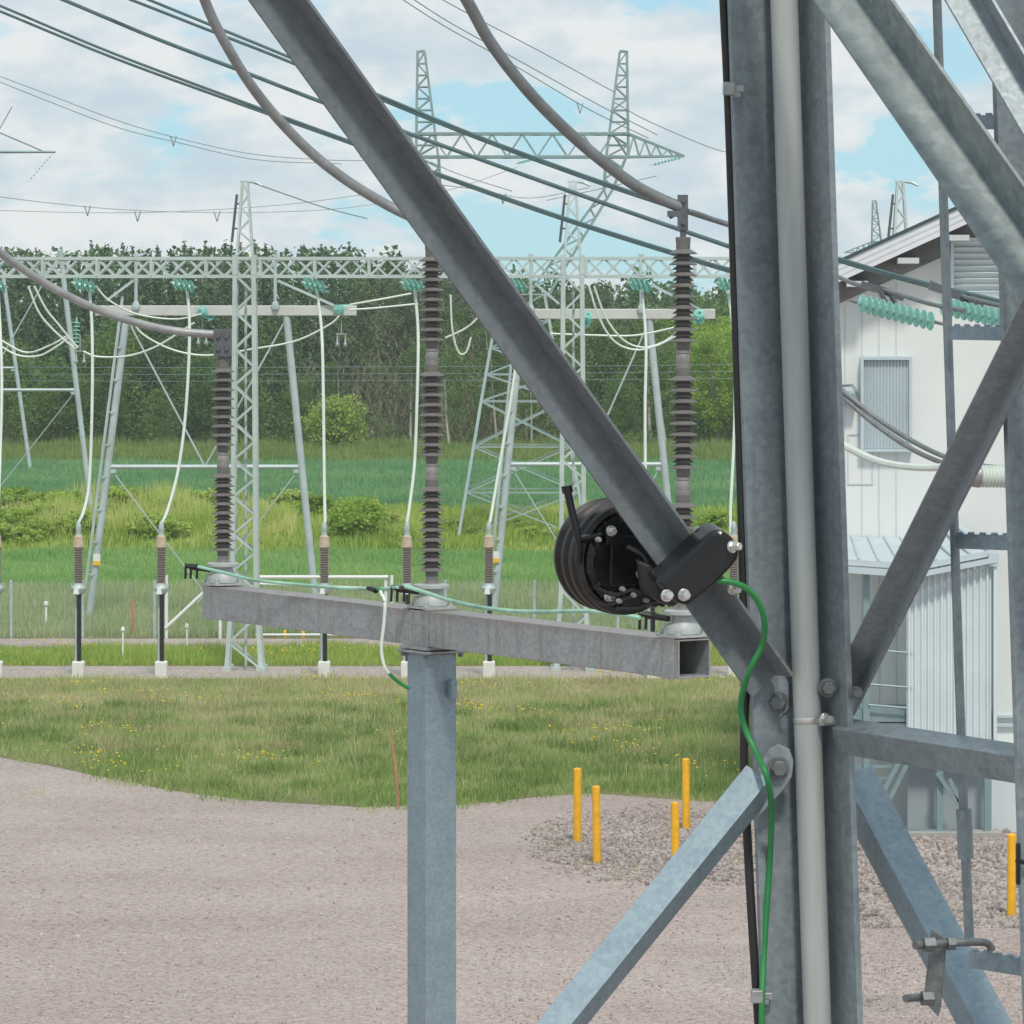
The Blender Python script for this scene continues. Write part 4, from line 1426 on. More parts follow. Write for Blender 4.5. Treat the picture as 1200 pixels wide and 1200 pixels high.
def span(name, pxs, Y, r, mat, label, group, spacers=(), double=0.0):
    L_ = len(pxs) - 1
    pts = [P(q[0], q[1], Y[0] + (Y[1] - Y[0]) * i / L_) for i, q in enumerate(pxs)]
    cv = smooth_curve(pts, 8)
    mb = MB()
    offs = (0,) if not double else (-0.5, 0.5)
    for d in offs:                                     # twin bundle whose wires close up towards its clamp
        mb.tube([p + Vector((0, 0, d * (double[0] + (double[1] - double[0]) * min(1, i / (len(cv) * 0.45))))) for i, p in enumerate(cv)] if double else cv, r, 6)
    o = mb.build(name, mat, None, pts[0], smooth=True)
    tag(o, label, 'wire', group)
    for t in spacers:
        p = cv[min(len(cv) - 1, int(t * (len(cv) - 1)))]
        s = 14 * p.y / F
        m2 = MB()
        m2.bar(p + Vector((-0.25 * s, 0, 0.1 * s)), p + Vector((0, 0, -0.75 * s)), max(0.02, 0.1 * s))
        m2.bar(p + Vector((0.25 * s, 0, 0.1 * s)), p + Vector((0, 0, -0.75 * s)), max(0.02, 0.1 * s))
        m2.build('spacer', M['wire_far'], o)
    return o


span('overhead_conductor', [(-60, -14), (0, 10), (130, 64), (270, 116), (400, 163), (520, 207), (660, 256), (790, 297), (860, 318), (975, 345)], (66, 52), 0.025, M['wire'], 'lowest of the three teal conductors, doubled at its left end', OW, double=(0.11, 0.03))
span('overhead_conductor', [(20, -22), (75, 0), (180, 44), (285, 84), (365, 115), (475, 155), (600, 200), (730, 246), (855, 289), (980, 332)], (64, 51), 0.034, M['wire'], 'middle of the three teal conductors crossing the sky', OW)
span('overhead_conductor', [(110, -22), (165, 0), (250, 34), (330, 66), (440, 112), (560, 161), (690, 209), (800, 246), (853, 263), (975, 302), (1080, 332), (1190, 358)], (62, 49), 0.026, M['wire'], 'uppermost teal conductor, doubled at the left, ending by the building', OW, double=(0.13, 0.03))

TW = 'thin far wires against the clouds'
TL = 'thin far overhead wire against the clouds'
thin = [
    ([(-20, 82), (60, 112), (140, 142), (213, 163), (300, 181), (400, 188), (460, 186)], (140, 148), (0.49, 0.81), TL),
    ([(-20, 88), (60, 120), (140, 150), (213, 168), (300, 187), (400, 192)], (140, 148), (), TL),
    ([(-20, 228), (60, 238), (150, 246), (270, 249), (400, 244), (520, 224), (606, 196)], (140, 146), (0.25, 0.48), TL),
    ([(-20, 246), (100, 249), (200, 248), (330, 240), (440, 226)], (150, 150), (0.42,), TL),
    ([(465, -5), (520, 30), (600, 75), (690, 128), (760, 162)], (120, 148), (0.72,), TL),
    ([(478, -5), (530, 28), (610, 72), (700, 122), (770, 158)], (120, 148), (), TL),
    ([(510, -5), (560, 22), (640, 64), (720, 108)], (120, 148), (), TL),
    ([(500, 215), (560, 222), (620, 232), (690, 220)], (150, 150), (0.5,), TL),
    ([(505, 190), (540, 205), (600, 224)], (146, 150), (), TL),
    ([(640, 235), (700, 222), (770, 206)], (150, 150), (), TL),
    ([(720, 120), (760, 142), (830, 172), (860, 180)], (146, 160), (), TL),
    ([(296, 214), (330, 226), (380, 243), (430, 256)], (92, 130), (), TL),
]
for pts, Y, sp, lab in thin:
    span('overhead_wire', pts, Y, 0.017, M['wire_far'], lab, TW, sp)
DL = 'distribution wires in front of the wood'
for py in (431, 439, 447):
    span('overhead_wire', [(-40, py - 1), (200, py), (450, py - 1), (700, py - 2), (900, py - 4)], (205, 205), 0.02, M['wire'], 'thin dark wire strung level in front of the wood', DL)

# ------------------------------------------------------------------ fence, gate and small markers
FY = 102.2
fs = F / FY
fx = lambda px: (px - CX) / fs
FZ = 1.5
fen = thing('mesh_fence', 'grey wire mesh fence along the gravel path', 'fence', (fx(430), FY, 0))
posts = [-150, -70, 13, 97, 181, 522, 573, 626, 724, 810, 890, 960]
for px in posts:
    MB().tube([(fx(px), FY, -0.1), (fx(px), FY, FZ + 0.02)], 0.038, 8).build('post', M['portal'], fen, smooth=True)
for (a_, b_) in ((-150, 181), (522, 960)):
    mb = MB()
    xa, xb = fx(a_), fx(b_)
    k = int((xb - xa) / 0.11)
    for i in range(k + 1):
        x = xa + (xb - xa) * i / k
        mb.tube([(x, FY - 0.04, 0.03), (x, FY - 0.04, FZ - 0.02)], 0.0034, 3, cap=False)
    for j in range(9):
        z = 0.05 + (FZ - 0.1) * j / 8
        mb.tube([(xa, FY - 0.046, z), (xb, FY - 0.046, z)], 0.0034, 3, cap=False)
    mb.build('mesh_panel', M['wire_far'], fen)
gate = thing('fence_gate', 'white tubular fence gate with slanting brace behind the arrester beam', 'gate', (fx(320), FY, 0))
for px in (195, 258, 452, 459):
    MB().tube([(fx(px), FY, 0), (fx(px), FY, H - (674 - CY) / fs)], 0.045, 8).build('gate_post', M['white_paint'], gate, smooth=True)
mb = MB()
zt_, zl = H - (676 - CY) / fs, H - (690 - CY) / fs
mb.tube([(fx(300), FY - 0.05, zt_), (fx(455), FY - 0.05, zt_)], 0.045, 8)
mb.tube([(fx(300), FY - 0.05, zl + 0.14), (fx(455), FY - 0.05, zl)], 0.03, 8)
mb.tube([(fx(300), FY - 0.05, 0.1), (fx(455), FY - 0.05, 0.1)], 0.03, 8)
mb.build('gate_rail', M['white_paint'], gate, smooth=True)
mb = MB().tube([(fx(194), FY - 0.05, H - (736 - CY) / fs), (fx(258), FY - 0.05, H - (676 - CY) / fs)], 0.042, 8)
mb.build('gate_brace', M['white_paint'], gate, smooth=True)
mb = MB()
for (a_, b_) in ((181, 300), (300, 455), (459, 522)):
    xa, xb = fx(a_), fx(b_)
    k = int((xb - xa) / 0.11)
    for i in range(k + 1):
        x = xa + (xb - xa) * i / k
        mb.tube([(x, FY - 0.03, 0.08), (x, FY - 0.03, zl)], 0.0034, 3, cap=False)
    for j in range(7):
        z = 0.08 + (zl - 0.08) * j / 6
        mb.tube([(xa, FY - 0.036, z), (xb, FY - 0.036, z)], 0.0034, 3, cap=False)
mb.build('gate_mesh', M['wire_far'], gate)


def marker(px, top, bot, r, mat, label, name, cat, knob=False):
    p = G(px, bot)
    h = (bot - top) / F * p.y
    mb = MB()
    mb.lathe([(r, -0.1), (r, h - r * 0.6), (r * 0.75, h - r * 0.15), (r * 0.3, h)], p, (0, 0, 1), 10)
    if knob:
        mb.lathe([(r * 0.9, h - 0.06), (r * 2.3, h - 0.03), (r * 2.3, h + 0.04), (r * 0.8, h + 0.08)], p, (0, 0, 1), 10)
    return tag(mb.build(name, mat, None, p, smooth=True), label, cat)


marker(155.5, 702, 746, 0.035, M['orange'], 'thin orange stake standing before the fence', 'marker_stake', 'stake')
marker(54, 708, 733, 0.03, M['white_paint'], 'short white marker post with round head behind the fence', 'marker_post', 'post', True)
marker(144, 738, 772, 0.02, M['white_paint'], 'thin white flat topped marker between path and verge', 'marker_post', 'post', True)
marker(219, 734, 762, 0.02, M['white_paint'], 'thin pale marker post below the gate brace', 'marker_post', 'post', True)
marker(334, 738, 747, 0.05, M['sign_yellow'], 'small orange yellow cap left of the post with twin on its right', 'ground_cap', 'cap')
marker(355, 738, 747, 0.05, M['sign_yellow'], 'small orange yellow cap right of its twin by the path', 'ground_cap', 'cap')

# rusty rod leaning at the lawn's edge
a_ = G(467.5, 949)
b_ = P(457, 850, a_.y + 0.25)
mid = a_.lerp(b_, 0.5) + Vector((0.02, 0, 0))
mb = MB().tube([a_ - Vector((0, 0, 0.05)), mid, b_], [0.02, 0.026, 0.012], 7)
tag(mb.build('leaning_rod', M['copper'], None, a_, smooth=True), 'thin rusty rod leaning out of the lawn edge beside the square post', 'rod')

# yellow bollards
BL = 'yellow posts in the crushed stone'
for px, top, bot, lab in [(676.5, 900, 988, 'leftmost yellow bollard, nearest the lawn'), (699.5, 921, 1012, 'yellow bollard just right of and before the leftmost one'),
                          (804, 889, 973, 'yellow bollard standing farthest back by the lawn edge'), (791.5, 940, 1030, 'yellow bollard with its foot hidden behind the lower diagonal brace'),
                          (1185, 977, 1076, 'lone yellow bollard on the gravel by the white building')]:
    p = G(px, bot)
    h = (bot - top) / F * p.y
    mb = MB().lathe([(0.062, -0.1), (0.062, h - 0.015), (0.05, h), (0.0, h + 0.004)], p, (0, 0, 1), 16)
    o = mb.build('bollard', M['yellow'], None, p, smooth=True)
    o.rotation_euler = (R(random.uniform(-1.2, 1.2)), R(random.uniform(-1.0, 1.0)), random.uniform(0, 6))
    tag(o, lab, 'bollard', BL)

# ------------------------------------------------------------------ white building
BY = 63.6
bs = F / BY
bx = lambda px: (px - CX) / bs
bz = lambda py: H - (py - CY) / bs
bld = thing('substation_building', 'white panelled building with low gable roof on the right', 'building', (bx(981), BY, 0))
xl, xr, xm = bx(981), bx(1679), bx(1330)
slope = 0.455
ze = bz(333)
zr = ze + (xm - xl) * slope
out = [(xl, 0), (xr, 0), (xr, ze), (xm, zr), (xl, ze)]
mb = MB().prism([Vector((x, BY, z)) for x, z in out], (0, 13, 0))
wall = mb.build('wall', M['wall'], bld)
# seams between the wall panels: thin raised joint strips
mb = MB()
for px in list(range(990, 1680, 20)):
    x = bx(px)
    if 1065 < px < 1178 or (px > 1040 and (px - 990) % 60):
        continue
    top = ze + (x - xl if x < xm else xr - x) * slope - 0.42
    mb.box((x, BY - 0.004, (1.0 + top) / 2), 0.018, 0.012, top - 1.0)
mb.build('panel_joint', M['seam'], wall)
# roof: dark sheet, pale ribbed fascia, dark soffit and a dark band below the verge
for s in (-1, 1):
    xo = xl - 0.28 if s < 0 else xr + 0.28
    zo = ze - 0.28 * slope
    d = Vector((xm - xo, 0, zr - zo))
    dn = d.normalized()
    nrm = Vector((-dn.z, 0, dn.x)) if s < 0 else Vector((dn.z, 0, -dn.x))
    nrm = nrm if nrm.z > 0 else -nrm
    a_ = Vector((xo, BY - 0.75, zo))
    pl = lambda lo, hi, ya, yb: MB().prism([a_ + nrm * lo + Vector((0, ya, 0)), a_ + d + nrm * lo + Vector((0, ya, 0)), a_ + d + nrm * hi + Vector((0, ya, 0)), a_ + nrm * hi + Vector((0, ya, 0))], (0, yb - ya, 0))
    rf = pl(0.30, 0.35, -0.03, 14.5).build('roof', M['roof'], bld)
    fa = pl(0.02, 0.297, 0.0, 0.06).build('fascia', M['fascia'], rf)
    ln = MB()
    for h_ in (0.10, 0.19):
        ln.prism([a_ + nrm * h_ + Vector((0, -0.006, 0)), a_ + d + nrm * h_ + Vector((0, -0.006, 0)), a_ + d + nrm * (h_ + 0.022) + Vector((0, -0.006, 0)), a_ + nrm * (h_ + 0.022) + Vector((0, -0.006, 0))], (0, 0.005, 0))
    ln.build('fascia_groove', M['seam'], fa)
    pl(0.022, 0.295, 0.063, 14.4).build('soffit', M['soffit_grey'], rf)
    pl(-0.30, 0.019, 0.70, 0.745).build('verge_band', M['soffit_grey'], rf)  # dark grey band along the top of the gable wall, below the fascia
# outlooker beams under the verge
mb = MB()
for px in (1003, 1062, 1120):
    x = bx(px)
    z = ze + (x - xl) * slope - 0.14
    mb.box((x, BY - 0.38, z), 0.34, 0.66, 0.09)
mb.build('outlooker', M['seam'], bld)
# louvre window
def louvre_panel(name, pxa, pya, pxb, pyb, n, vertical, mat, depth=0.16, skip=None):
    fr = MB()
    xa, xb, za, zb_ = bx(pxa), bx(pxb), bz(pyb), bz(pya)
    fr.box(((xa + xb) / 2, BY - 0.02, (za + zb_) / 2), xb - xa, 0.03, zb_ - za)
    for x in (xa + 0.025, xb - 0.025):
        fr.box((x, BY - 0.04 - depth / 2, (za + zb_) / 2), 0.05, depth, zb_ - za)
    for z in (za + 0.025, zb_ - 0.025):
        fr.box(((xa + xb) / 2, BY - 0.04 - depth / 2, z), xb - xa - 0.102, depth, 0.05)
    f_ = fr.build(name, mat, bld)
    sl = MB()
    for i in range(n):
        t = (i + 0.5) / n
        if vertical:
            x = xa + 0.05 + (xb - xa - 0.1) * t
            wv = (xb - xa - 0.1) / n
            sl.box((x, BY - 0.11, (za + zb_) / 2), wv * 1.05, 0.014, zb_ - za - 0.11, (Vector((0.86, -0.5, 0)), Vector((0.5, 0.86, 0)), Vector((0, 0, 1))))
        else:
            z = za + 0.05 + (zb_ - za - 0.1) * t
            hv = (zb_ - za - 0.1) / n
            sl.box(((xa + xb) / 2, BY - 0.11, z), xb - xa - 0.11, 0.014, hv * 1.1, (Vector((1, 0, 0)), Vector((0, 0.8, 0.6)), Vector((0, -0.6, 0.8))))
    sl.build('louvre_slats', mat, f_)
    return f_


louvre_panel('window_louvre', 1008, 418, 1068, 529, 14, True, M['louvre'])
louvre_panel('gable_vent', 1113, 279, 1176, 352, 9, False, M['ribbed'], 0.12)
mb = MB()
for (xa, ya, xb, yb) in [(993, 508, 1023, 510), (993, 566, 1023, 568), (1021.5, 510, 1023, 566), (993, 510, 994.5, 566)]:
    mb.box((bx((xa + xb) / 2), BY - 0.008, bz((ya + yb) / 2)), abs(bx(xb) - bx(xa)), 0.016, abs(bz(ya) - bz(yb)))
mb.build('hatch_outline', M['seam'], wall)
# small wall light with bracket
mb = MB().box((bx(994), BY - 0.16, bz(466)), 0.26, 0.28, 0.2)
wl = mb.build('wall_lamp', M['porch_frame'], bld, bevel=0.03)
MB().tube([(bx(985), BY - 0.1, bz(452)), (bx(998), BY - 0.25, bz(451)), (bx(1003), BY - 0.3, bz(458)), (bx(1003), BY - 0.2, bz(466))], 0.025, 6).build('lamp_bracket', M['porch_frame'], wl)
# plinth block
mb = MB().box((bx(1270), BY - 0.42, bz(930)), bx(1385) - bx(1157), 0.84, bz(872) - bz(990))
pb = mb.build('plinth', M['wall_blue'], bld)
mb = MB()
for py, hgt in ((838, 3), (848, 4)):
    mb.box((bx(1270), BY - 0.04, bz(py)), bx(1385) - bx(1153), 0.08, hgt / bs)
mb.build('plinth_trim', M['louvre'], bld)

bld.rotation_euler = (0, 0, R(-3.2))

# entrance porch with corrugated side
QY = 62.6
qs = F / QY
qx = lambda px: (px - CX) / qs
qz = lambda py: H - (py - CY) / qs
por = thing('entrance_porch', 'raised porch with pale corrugated side and lean to roof before the building', 'porch', (qx(1075), QY, 0))
mb = MB()
y0, y1 = QY - 1.2, BY - 0.06
prof = [(966, 650), (1068, 656), (1158, 640), (1158, 646), (1068, 663), (966, 657)]
front = [Vector((qx(px), y0 if px > 1000 and px < 1100 else y0 + 0.25, qz(py))) for px, py in prof[:3]]
back = [Vector((qx(975), y1, qz(632))), Vector((qx(1062), y1, qz(634))), Vector((qx(1128), y1, qz(612)))]
th_ = Vector((0, 0, -0.09))
for i in range(2):
    mb.prism([front[i], front[i + 1], back[i + 1], back[i]], th_)
rf = mb.build('porch_roof', M['porch_roof'], por)
mb = MB()
for i in range(9):
    t = (i + 0.5) / 9
    a_ = (front[0].lerp(front[1], t * 2) if t < 0.5 else front[1].lerp(front[2], t * 2 - 1)) + Vector((0, 0, 0.015))
    b_ = (back[0].lerp(back[1], t * 2) if t < 0.5 else back[1].lerp(back[2], t * 2 - 1)) + Vector((0, 0, 0.015))
    mb.tube([a_, b_], 0.022, 6)
mb.build('roof_ribs', M['porch_roof'], rf)
mb = MB()
mb.bar(front[0] + Vector((0, -0.03, -0.16)), front[1] + Vector((0, -0.03, -0.16)), 0.1)
mb.bar(front[1] + Vector((0, -0.03, -0.16)), front[2] + Vector((0, -0.03, -0.16)), 0.08)
mb.box(front[2] + Vector((-0.03, 0, -0.16)), 0.16, 0.12, 0.2)
mb.build('gutter', M['louvre'], por)
# corrugated sheet
xa, xb, za, zb_ = qx(1056), qx(1154), qz(868), qz(655)
nw = 13
xs_, ys_ = [], []
for i in range(nw * 4 + 1):
    ph = i % 4
    xs_.append(xa + (xb - xa) * i / (nw * 4))
    ys_.append(QY - 0.86 - (0.05 if ph in (1, 2) else 0.0))
mb = MB()
rings = []
for z0_, z1_ in ((za, zb_),):
    r0 = [Vector((x, y, z0_)) for x, y in zip(xs_, ys_)]
    r1 = [Vector((x, y, z1_ + (x - xa) * 0.10)) for x, y in zip(xs_, ys_)]
    mb.quadstrip([r0, r1], closed=False, cap=False)
    mb.quadstrip([[p + Vector((0, 0.02, 0)) for p in r1], [p + Vector((0, 0.02, 0)) for p in r0]], closed=False, cap=False)
mb.build('corrugated_panel', M['ribbed'], por)
MB().box((xb + 0.05, QY - 0.52, (za + zb_) / 2), 0.05, 0.9, zb_ - za).build('side_panel', M['ribbed'], por)
for px, py0, py1 in ((1010, 662, 962), (1095, 868, 968), (1150, 868, 972)):
    MB().box((qx(px), QY - 0.79, (qz(py0) + max(qz(py1), 0)) / 2), 0.1, 0.1, qz(py0) - max(qz(py1), 0)).build('porch_post', M['porch_frame'], por)
mb = MB()
for py in (756, 796, 820):
    mb.tube([(qx(1012), QY - 0.86, qz(py)), (qx(1060), QY - 0.86, qz(py + 4))], 0.018, 6)
mb.tube([(qx(1028), QY - 0.86, qz(757)), (qx(1028), QY - 0.86, qz(797))], 0.014, 6)
for py in (757, 797):
    mb.lathe([(0.035, -0.02), (0.035, 0.02)], (qx(1059), QY - 0.88, qz(py + 4)), (0, 1, 0), 8)
mb.build('handrail', M['porch_frame'], por)
MB().box((qx(1060), QY - 0.2, qz(834)), qx(1152) - qx(968), 1.1, qz(828) - qz(841)).build('platform', M['porch_frame'], por)
MB().box((qx(1062), QY - 0.35, qz(848)), qx(1152) - qx(972), 0.7, qz(842) - qz(853.5)).build('platform_edge', M['louvre'], por)
mb = MB()
for a_, b_ in (((1026, 925), (1056, 868)), ((1036, 928), (1064, 872)), ((1091, 898), (1130, 955)), ((1126, 950), (1105, 905))):
    mb.bar((qx(a_[0]), QY - 0.91, qz(a_[1])), (qx(b_[0]), QY - 0.91, qz(b_[1])), 0.07)
mb.bar((qx(1058), QY - 0.78, qz(966)), (qx(1150), QY - 0.78, qz(970)), 0.07)
for py in (892, 906):
    mb.bar((qx(968), QY - 0.75, qz(py)), (qx(1040), QY - 0.75, qz(py)), 0.05)
mb.build('knee_brace', M['porch_frame'], por)
MB().box((qx(1110), QY - 0.1, qz(858) / 2), qx(1160) - qx(1062), 0.5, qz(858)).build('lower_wall', M['grey_wall'], por)
MB().box((qx(1108), QY - 0.75, 0.05), qx(1166) - qx(1050), 0.35, 0.16).build('kerb_sill', M['grey_concrete'], por, bevel=0.015)

# conductor strings in front of the building
BS = 'green glass strings before the white building'
for (A, B, n, lab) in [((996, 352), (1106, 380), 11, 'long green glass string hanging before the building wall'),
                       ((1092, 356), (1202, 380), 11, 'green glass string passing behind the grey climbing rail')]:
    a_, b_ = P(*A, 48), P(*B, 47)
    string('insulator_string', lab, 'insulator', BS, a_, b_, n, 0.92, M['rope'], face=(0.93, 0.30, -0.05))
for pts, lab in [([(962, 314), (1000, 332), (1040, 341), (1090, 356), (1130, 364)], 'grey conductor with clamps just above the glass string'),]:
    o = cable('tension_conductor', pts, (50, 47), 0.028, M['rope'], lab, 'conductor')
    m2 = MB()
    for px, py in ((1018, 336), (1036, 341), (1050, 346)):
        m2.box(P(px, py, 48.6), 0.2, 0.09, 0.09, (Vector((0.95, 0, -0.3)), Vector((0, 1, 0)), Vector((0.3, 0, 0.95))))
    for px in (1036, 1046):
        m2.tube([P(px - 4, 341, 48.5), P(px, 351, 48.5), P(px + 4, 356, 48.5)], 0.035, 6)
    m2.build('dead_end_clamp', M['clamp'], o)
o = cable('tension_conductor', [(1092, 330), (1110, 341), (1145, 352), (1200, 364)], (49, 47), 0.03, M['rope'], 'grey clamped conductor right of the climbing rail', 'conductor')
m2 = MB()
for px, py in ((1100, 338), (1124, 347), (1142, 352)):
    m2.box(P(px, py, 48), 0.24, 0.1, 0.1, (Vector((0.95, 0, -0.3)), Vector((0, 1, 0)), Vector((0.3, 0, 0.95))))
m2.build('dead_end_clamp', M['clamp'], o)
SL = 'slack conductors before the white building'
cable('slack_conductor', [(960, 436), (985, 456), (1030, 492), (1075, 520), (1110, 536), (1145, 545), (1200, 550)], (44, 42), 0.028, M['rope'], 'upper of the paired slack conductors crossing the louvre', 'conductor', SL)
cable('slack_conductor', [(960, 444), (985, 463), (1025, 497), (1070, 527), (1110, 544), (1150, 552), (1200, 556)], (44, 42), 0.028, M['rope'], 'lower of the paired slack conductors crossing the louvre', 'conductor', SL)
cable('slack_conductor', [(955, 500), (982, 518), (1020, 537), (1050, 545), (1088, 548), (1130, 545)], (44, 42), 0.042, M['wire_pale'], 'thicker pale slack conductor below the louvre', 'conductor', SL)
rt = thing('ribbed_bushing', 'pale ribbed bushing lying level before the building beside the right tower leg', 'bushing', P(1125, 560, 42))
pr = []
for i in range(11):
    pr += [(0.095, 0.04 * i), (0.125, 0.04 * i + 0.018), (0.095, 0.04 * i + 0.036)]
MB().lathe(pr, P(1146, 558, 42), (1, 0.25, -0.02), 18).build('ribbed_body', M['wire_pale'], rt, smooth=True)
MB().lathe([(0.05, -0.12), (0.115, -0.08), (0.125, 0.0)], P(1146, 558, 42), (1, 0.25, -0.02), 18).build('end_cap', M['arrester_metal'], rt, smooth=True)
MB().lathe([(0.03, -0.24), (0.055, -0.2), (0.05, -0.12)], P(1146, 558, 42), (1, 0.25, -0.02), 12).build('terminal', M['black_plastic'], rt, smooth=True)


# ------------------------------------------------------------------ arrester beam on its square post
A2 = Vector((-0.4475, 21.9, 0))
STEP = Vector((1.314, -2.026, 0))
A1, A3 = A2 - STEP, A2 + STEP
u = STEP.normalized()
nn = Vector((-(-u.y), 0, 0))
n_ = Vector((u.y, -u.x, 0))                # towards the camera and to its left
Zv = Vector((0, 0, 1))
BT, BB = 6.447, 6.250
sup = thing('arrester_support', 'galvanised square post carrying a square tube beam in the foreground', 'support', (A2.x, A2.y, 0))


def hollow(c0, c1, a, b_, hw, hh, t):
    """open square tube from c0 to c1; a, b_ cross axes"""
    mb = MB()

    def ring(c, s):
        return [c - a * (hw - s) - b_ * (hh - s), c + a * (hw - s) - b_ * (hh - s), c + a * (hw - s) + b_ * (hh - s), c - a * (hw - s) + b_ * (hh - s)]
    mb.quadstrip([ring(c0, 0), ring(c1, 0), ring(c1, t), ring(c0, t), ring(c0, 0)], cap=False)
    return mb


zc = (BT + BB) / 2
c0 = A1 - u * 0.075 + Zv * zc
c1 = A3 + u * 0.10 + Zv * zc
hollow(c0, c1, n_, Zv, 0.1, (BT - BB) / 2, 0.009).build('crossbeam', M['galv_beam'], sup, bevel=0.004)
hollow(Vector((A2.x, A2.y, -0.2)), Vector((A2.x, A2.y, BB - 0.045)), n_, u, 0.1, 0.1, 0.009).build('post', M['galv_post'], sup, bevel=0.006)
ax3 = (u, n_, Zv)
mb = MB()
mb.box(A2 + Zv * (BB - 0.033), 0.30, 0.27, 0.014, ax3)
mb.box(A2 + Zv * (BB - 0.012), 0.27, 0.25, 0.016, ax3)
mb.build('cap_plate', M['galv_beam'], sup, bevel=0.002)
mb = MB()
for s in (-1, 1):
    for q in (-1, 1):
        hexbolt(mb, A2 + u * 0.12 * s + n_ * 0.115 * q + Zv * (BB - 0.040), (0, 0, -1), 0.014, 0.024)
mb.build('cap_bolt', M['bolt'], sup)
mb = MB()
for k in (-0.105, 0.105):                      # saddle straps round the beam above the post
    for q in (-1, 1):
        mb.box(A2 + u * k + n_ * (0.1035 * q) + Zv * (zc - 0.004), 0.05, 0.006, BT - BB + 0.01, ax3)
    mb.box(A2 + u * k + Zv * (BT + 0.004), 0.05, 0.213, 0.006, ax3)
mb.box(A2 + n_ * 0.1036 + Zv * (zc - 0.006), 0.155, 0.006, BT - BB, ax3)
mb.build('saddle_strap', M['galv_beam'], sup, bevel=0.0015)
mb = MB()
for q in (-1, 1):
    mb.box(A3 + u * 0.012 + n_ * (0.1035 * q) + Zv * zc, 0.11, 0.006, BT - BB + 0.012, ax3)
mb.box(A3 + u * 0.012 + Zv * (BT + 0.0035), 0.11, 0.214, 0.006, ax3)
mb.build('end_strap', M['galv_beam'], sup, bevel=0.0015)
mb = MB()
cb = A2 + u * 0.108 - n_ * 0.055 + Zv * (H - (806 - CY) / 210)
mb.box(cb + u * 0.02, 0.045, 0.04, 0.10, ax3)
mb.build('earthing_lug', M['galv_post'], sup, bevel=0.004)


def arrester(A, n_units, name, label):
    rt = thing(name, label, 'surge arrester', A + Zv * BT, 'surge arresters on the beam')
    PITCH, SP = 0.6413, 0.0557
    first = 7.121
    prof_top = None
    for k in range(n_units):
        zf = first + PITCH * k                                   # height of this unit's uppermost shed
        pr = [(0.030, zf - 8 * SP - 0.055), (0.036, zf - 8 * SP - 0.04)]
        for i in range(8, -1, -1):
            z = zf - i * SP
            pr += [(0.0345, z - 0.006), (0.062, z - 0.014), (0.0715, z - 0.013), (0.072, z - 0.010), (0.062, z - 0.004), (0.0345, z + 0.012)]
            if i > 0:
                zz_ = z + SP * 0.5
                pr += [(0.0345, zz_ - 0.005), (0.050, zz_ - 0.010), (0.0555, zz_ - 0.008), (0.050, zz_ - 0.003), (0.0345, zz_ + 0.008)]
        pr += [(0.036, zf + 0.02), (0.036, zf + 0.05)]
        MB().lathe(pr, A, (0, 0, 1), 28).build('shed_housing', M['arrester'], rt, smooth=True)
        zj = zf + 0.05
        top = PITCH - 8 * SP - 0.055 - 0.05
        if k < n_units - 1:
            pj = [(0.036, zj), (0.038, zj + 0.018), (0.033, zj + 0.02), (0.033, zj + 0.024), (0.0345, zj + 0.028), (0.0345, zj + top - 0.022), (0.033, zj + top - 0.018), (0.038, zj + top - 0.014), (0.038, zj + top)]
            MB().lathe(pj, A, (0, 0, 1), 24).build('joint_flange', M['arrester_metal'], rt, smooth=True)
        else:
            MB().lathe([(0.037, zj - 0.005), (0.039, zj + 0.02), (0.036, zj + 0.022), (0.0, zj + 0.024)], A, (0, 0, 1), 24).build('top_flange', M['arrester'], rt, smooth=True)
            zt_ = zj + 0.022
    # base: unit foot, insulating plate, spools and lower plate
    zb0 = 6.59
    MB().lathe([(0.0345, first - 8 * SP - 0.02), (0.0345, zb0 + 0.012), (0.045, zb0 + 0.01), (0.045, zb0 - 0.002)], A, (0, 0, 1), 24).build('foot_flange', M['arrester_metal'], rt, smooth=True)
    mb = MB()
    mb.lathe([(0.02, zb0 + 0.003), (0.088, zb0), (0.098, zb0 - 0.006), (0.098, zb0 - 0.022), (0.07, zb0 - 0.03), (0.05, zb0 - 0.032)], A, (0, 0, 1), 28)
    mb.lathe([(0.06, zb0 - 0.03), (0.064, zb0 - 0.05), (0.072, zb0 - 0.066), (0.088, zb0 - 0.085), (0.09, BT + 0.022)], A, (0, 0, 1), 28)
    mb.build('base_plate', M['conduit'], rt, smooth=True)
    mb = MB()
    mb.box(A + Zv * (BT + 0.0135), 0.20, 0.20, 0.012, ax3)
    mb.box(A + n_ * 0.075 - u * 0.03 + Zv * (BT + 0.045), 0.03, 0.03, 0.06, ax3)
    for s in (-1, 1):
        for q in (-1, 1):
            hexbolt(mb, A + u * 0.07 * s + n_ * 0.08 * q + Zv * (BT + 0.019), (0, 0, 1), 0.011, 0.03)
    mb.build('base_bracket', M['conduit'], rt)
    # counter clamp with three prongs on the left side
    mb = MB()
    c_ = A + Vector((-0.17, -0.07, 6.565))
    mb.tube([c_ + Vector((0.10, 0.03, -0.02)), c_, c_ + Vector((-0.055, 0, 0.012))], [0.014, 0.02, 0.012], 8)
    for d in (-0.05, -0.018, 0.02):
        mb.tube([c_ + Vector((d, 0, 0.02)), c_ + Vector((d - 0.004, 0, -0.07))], 0.0085, 6)
    mb.build('counter_clamp', M['black_plastic'], rt)
    return rt, zt_


